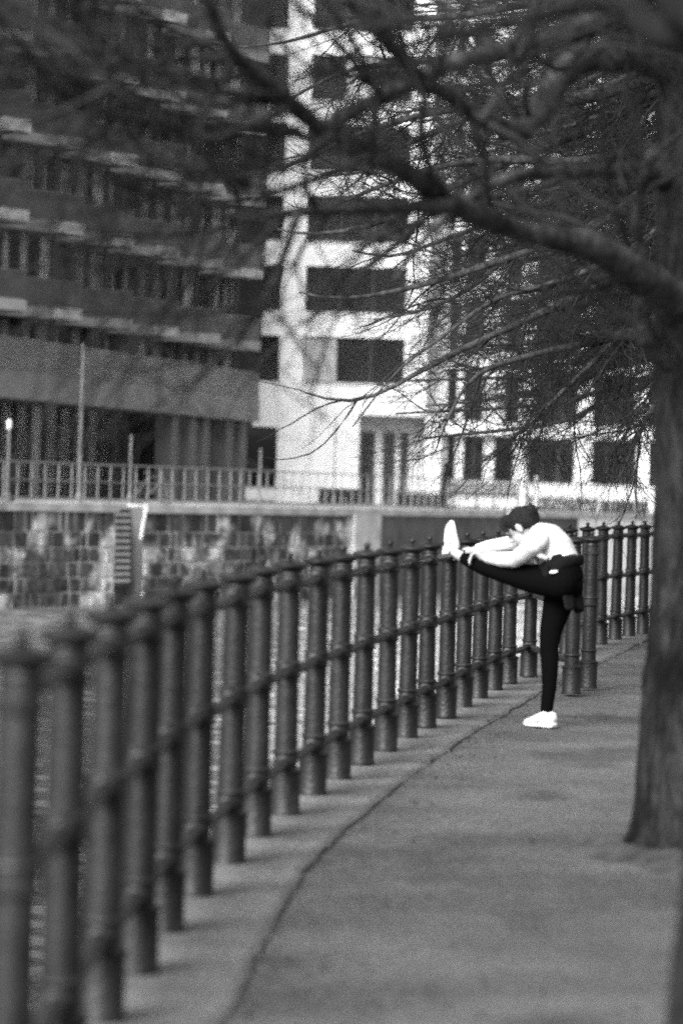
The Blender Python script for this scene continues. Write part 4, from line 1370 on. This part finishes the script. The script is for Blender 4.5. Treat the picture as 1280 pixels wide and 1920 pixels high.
def small_person(px, d, label, facing=0.0, pale=False, h=1.72):
    base = P(px, 940, d); base[2] = FAR_Z + 0.003
    def q(x, y, z):
        c, s = math.cos(facing), math.sin(facing)
        return base + np.array([x * c - y * s, x * s + y * c, z]) * h / 1.72
    b = MB()
    b.tube([q(0, 0, .85), q(0, 0, 1.05), q(0, 0, 1.3), q(0, 0, 1.46)], [.11, .105, .12, .06], 12, rad2=[.16, .145, .19, .09], axis=(math.cos(facing), math.sin(facing), 0))
    b.tube([q(0, 0, 1.42), q(0, 0, 1.54)], [.055, .05], 8)
    b.ball(q(0, -.02, 1.61), (.078, .09, .112), seg=12, rings=8)
    b.ball(q(0, -.105, 1.60), .018, seg=6, rings=5)
    for s in (-1, 1):
        b.tube([q(s * .09, 0, .9), q(s * .095, -.08 * s, .5), q(s * .09, .08 * s, .08)], [.085, .058, .042], 10)
        b.tube([q(s * .09, .1 * s, .05), q(s * .09, .1 * s - .18, .04)], [.045, .035], 8)
        b.tube([q(s * .19, 0, 1.40), q(s * .24, .04, 1.13), q(s * .20, -.12, .90)], [.055, .042, .033], 8)
        b.ball(q(s * .19, -.15, .86), (.03, .03, .05), seg=8, rings=6)
    o = remeshed(b, 'person', M_DARKCLOTH, None, base, 0.02, 3)
    tag(o, label, 'person')
    MB().ball(q(0, .01, 1.65), (.088, .098, .095), seg=12, rings=8).build('hair', M_HAIR, o)
    if pale:
        MB().tube([q(0, 0, 1.16), q(0, 0, 1.30), q(0, 0, 1.42)], [.125, .135, .07], 12, rad2=[.165, .2, .1], axis=(math.cos(facing), math.sin(facing), 0)).build('scarf', M_PALECLOTH, o)
small_person(833, 146, 'dark-clothed person walking past the entrance of the white building', 1.2)
small_person(18, 106, 'dark-clothed person behind the railing at far left', -0.6, False, 1.6)

# bicycle leaning by the stair
bc = P(285, 940, 117); bc[2] = FAR_Z + 0.003
bike = thing('parked_bicycle', bc, 'parked bicycle behind the railing near the water stair', 'bicycle')
ba = np.array([0.80, 0.6, 0])
def bq(x, z): return bc + ba * x + np.array([0, 0, z])
for x in (-0.52, 0.52):
    ring = [bq(x + 0.33 * math.cos(a), 0.345 + 0.33 * math.sin(a)) for a in np.linspace(0, 2 * math.pi, 25)]
    wh = MB().tube(ring, 0.02, 6, cap=False, axis=(-0.6, 0.8, 0)).build('wheel', M_FRAME, bike)
    sp_ = MB()
    for k in range(8):
        a = k * math.pi / 8
        sp_.tube([bq(x - 0.31 * math.cos(a), 0.345 - 0.31 * math.sin(a)), bq(x + 0.31 * math.cos(a), 0.345 + 0.31 * math.sin(a))], 0.004, 4)
    sp_.build('spokes', M_RAIL_GREY, wh)
fr = MB()
for a, c in (((-.52, .345), (-.15, .85)), ((-.52, .345), (-.05, .32)), ((-.05, .32), (-.17, .92)), ((-.05, .32), (.36, .82)), ((-.15, .80), (.35, .86)), ((.52, .345), (.33, .98))):
    fr.tube([bq(*a), bq(*c)], 0.022, 6)
fr.build('frame', mat('bicycle_paint', 0.08, 0.5), bike)
MB().tube([bq(-.28, .95), bq(-.17, .96), bq(-.05, .95)], [.06, .05, .02], 8).build('saddle', M_FRAME, bike)
MB().tube([bq(.33, 1.0) + np.array([.15, -.2, .03]), bq(.33, 1.0), bq(.33, 1.0) + np.array([-.15, .2, .03])], .018, 6).build('handlebar', M_FRAME, bike)

# hedges, benches and a staked young tree before the right wing
def leafy(name, c, size, label, nleaf, seed):
    rng = np.random.default_rng(seed)
    root = thing(name, (c[0], c[1], FAR_Z), label, 'hedge')
    p = rng.uniform(-1, 1, (nleaf, 3))
    sz = np.array(size) / 2
    p = np.array(c) + p * sz
    nrm = rng.normal(size=(nleaf, 3)); nrm /= np.linalg.norm(nrm, axis=1)[:, None]
    t = np.cross(nrm, rng.normal(size=(nleaf, 3))); t /= np.linalg.norm(t, axis=1)[:, None]
    bt = np.cross(nrm, t)
    s = 0.06
    V = np.stack([p - t * s, p - bt * s * .6, p + t * s, p + bt * s * .6], axis=1).reshape(-1, 3)
    Fq = np.arange(nleaf * 4).reshape(-1, 4)
    o = np_mesh('foliage', V, Fq, M_HEDGE, root, (c[0], c[1], FAR_Z), smooth=False); o['kind'] = 'stuff'
    for k in range(6):
        x = c[0] + (k - 2.5) / 3 * sz[0]
        st = MB().tube([(x, c[1], FAR_Z), (x + .05, c[1], FAR_Z + size[2] * .8)], 0.03, 5)
        st.build('stem', M_TWIG, root)
def hedge_px(xa, xb, ya, d, label, seed, n=1800):
    a, c = P(xa, ya, d), P(xb, ya, d)
    h = a[2] - FAR_Z
    leafy('low_hedge', ((a[0] + c[0]) / 2, d, FAR_Z + h / 2), (c[0] - a[0], 0.9, h), label, n, seed)
hedge_px(598, 676, 915, 160, 'low dark hedge at the foot of the white wall', 1)
hedge_px(742, 838, 924, 158, 'low dark hedge in front of the porch of the white building', 2)
hedge_px(985, 1120, 931, 160, 'low dark hedge in front of the right wing', 3)
hedge_px(1125, 1215, 938, 158, 'low dark hedge at far right below the wing windows', 4)
def bench(px, d, label, w_=1.9):
    c = P(px, 940, d); c[2] = FAR_Z
    root = thing('park_bench', c, label, 'bench')
    for k in range(4):
        MB().box((c[0] - w_ / 2, d - 0.25 + k * 0.12, FAR_Z + 0.43), (c[0] + w_ / 2, d - 0.15 + k * 0.12, FAR_Z + 0.47)).build('seat_slat', M_SOFFIT, root)
    for k in range(4):
        MB().box((c[0] - w_ / 2, d + 0.24, FAR_Z + 0.52 + k * 0.14), (c[0] + w_ / 2, d + 0.28, FAR_Z + 0.63 + k * 0.14)).build('back_slat', M_SOFFIT, root)
    for s in (-1, 1):
        x = c[0] + s * (w_ / 2 - 0.15)
        MB().box((x - .03, d - .2, FAR_Z), (x + .03, d + .23, FAR_Z + .428)).build('leg', M_FRAME, root)
        MB().box((x - .03, d + .285, FAR_Z), (x + .03, d + .32, FAR_Z + 1.05)).build('back_post', M_FRAME, root)
bench(888, 152, 'dark slatted bench beside the walking person')
bench(930, 153, 'dark slatted bench left of the staked young tree')
yt = P(987, 940, 150); yt[2] = FAR_Z
ytree = thing('young_tree', yt, 'slim young tree held by two pale stakes in front of the right wing', 'tree')
MB().tube([yt, yt + np.array([0, 0, 2.2]), yt + np.array([0.03, 0, 3.6])], [0.06, 0.05, 0.02], 8).build('trunk', M_COLUMN, ytree)
for s in (-1, 1):
    q = yt + np.array([s * 0.32, 0.1, 0])
    MB().tube([q, q + np.array([0, 0, 1.4])], 0.06, 8).build('stake', mat('pale_timber', 0.5, 0.9), ytree)
rng = np.random.default_rng(77)
base_p = np.array([[yt + np.array([0, 0, 1.5 + 2 * t]) for t in np.linspace(0, 1, 6)]])
p1, q1 = grow(base_p, np.full((1, 6), 0.04), 26, 0, 1, 0.5, 1.2, 30, 60, 5, 0.12, 0, 0.05, 0.02, rng)
p2, q2 = grow(p1, q1, 14, 0.1, 1, 0.2, 0.6, 25, 60, 4, 0.15, 0, 0.03, 0.012, rng)
v1, f1 = tube_batch(p1, q1); v2, f2 = tube_batch(p2, q2)
cr = np_mesh('crown', np.concatenate([v1, v2]), np.concatenate([f1, f2 + len(v1)]), M_TWIG, ytree, yt); cr['kind'] = 'stuff'
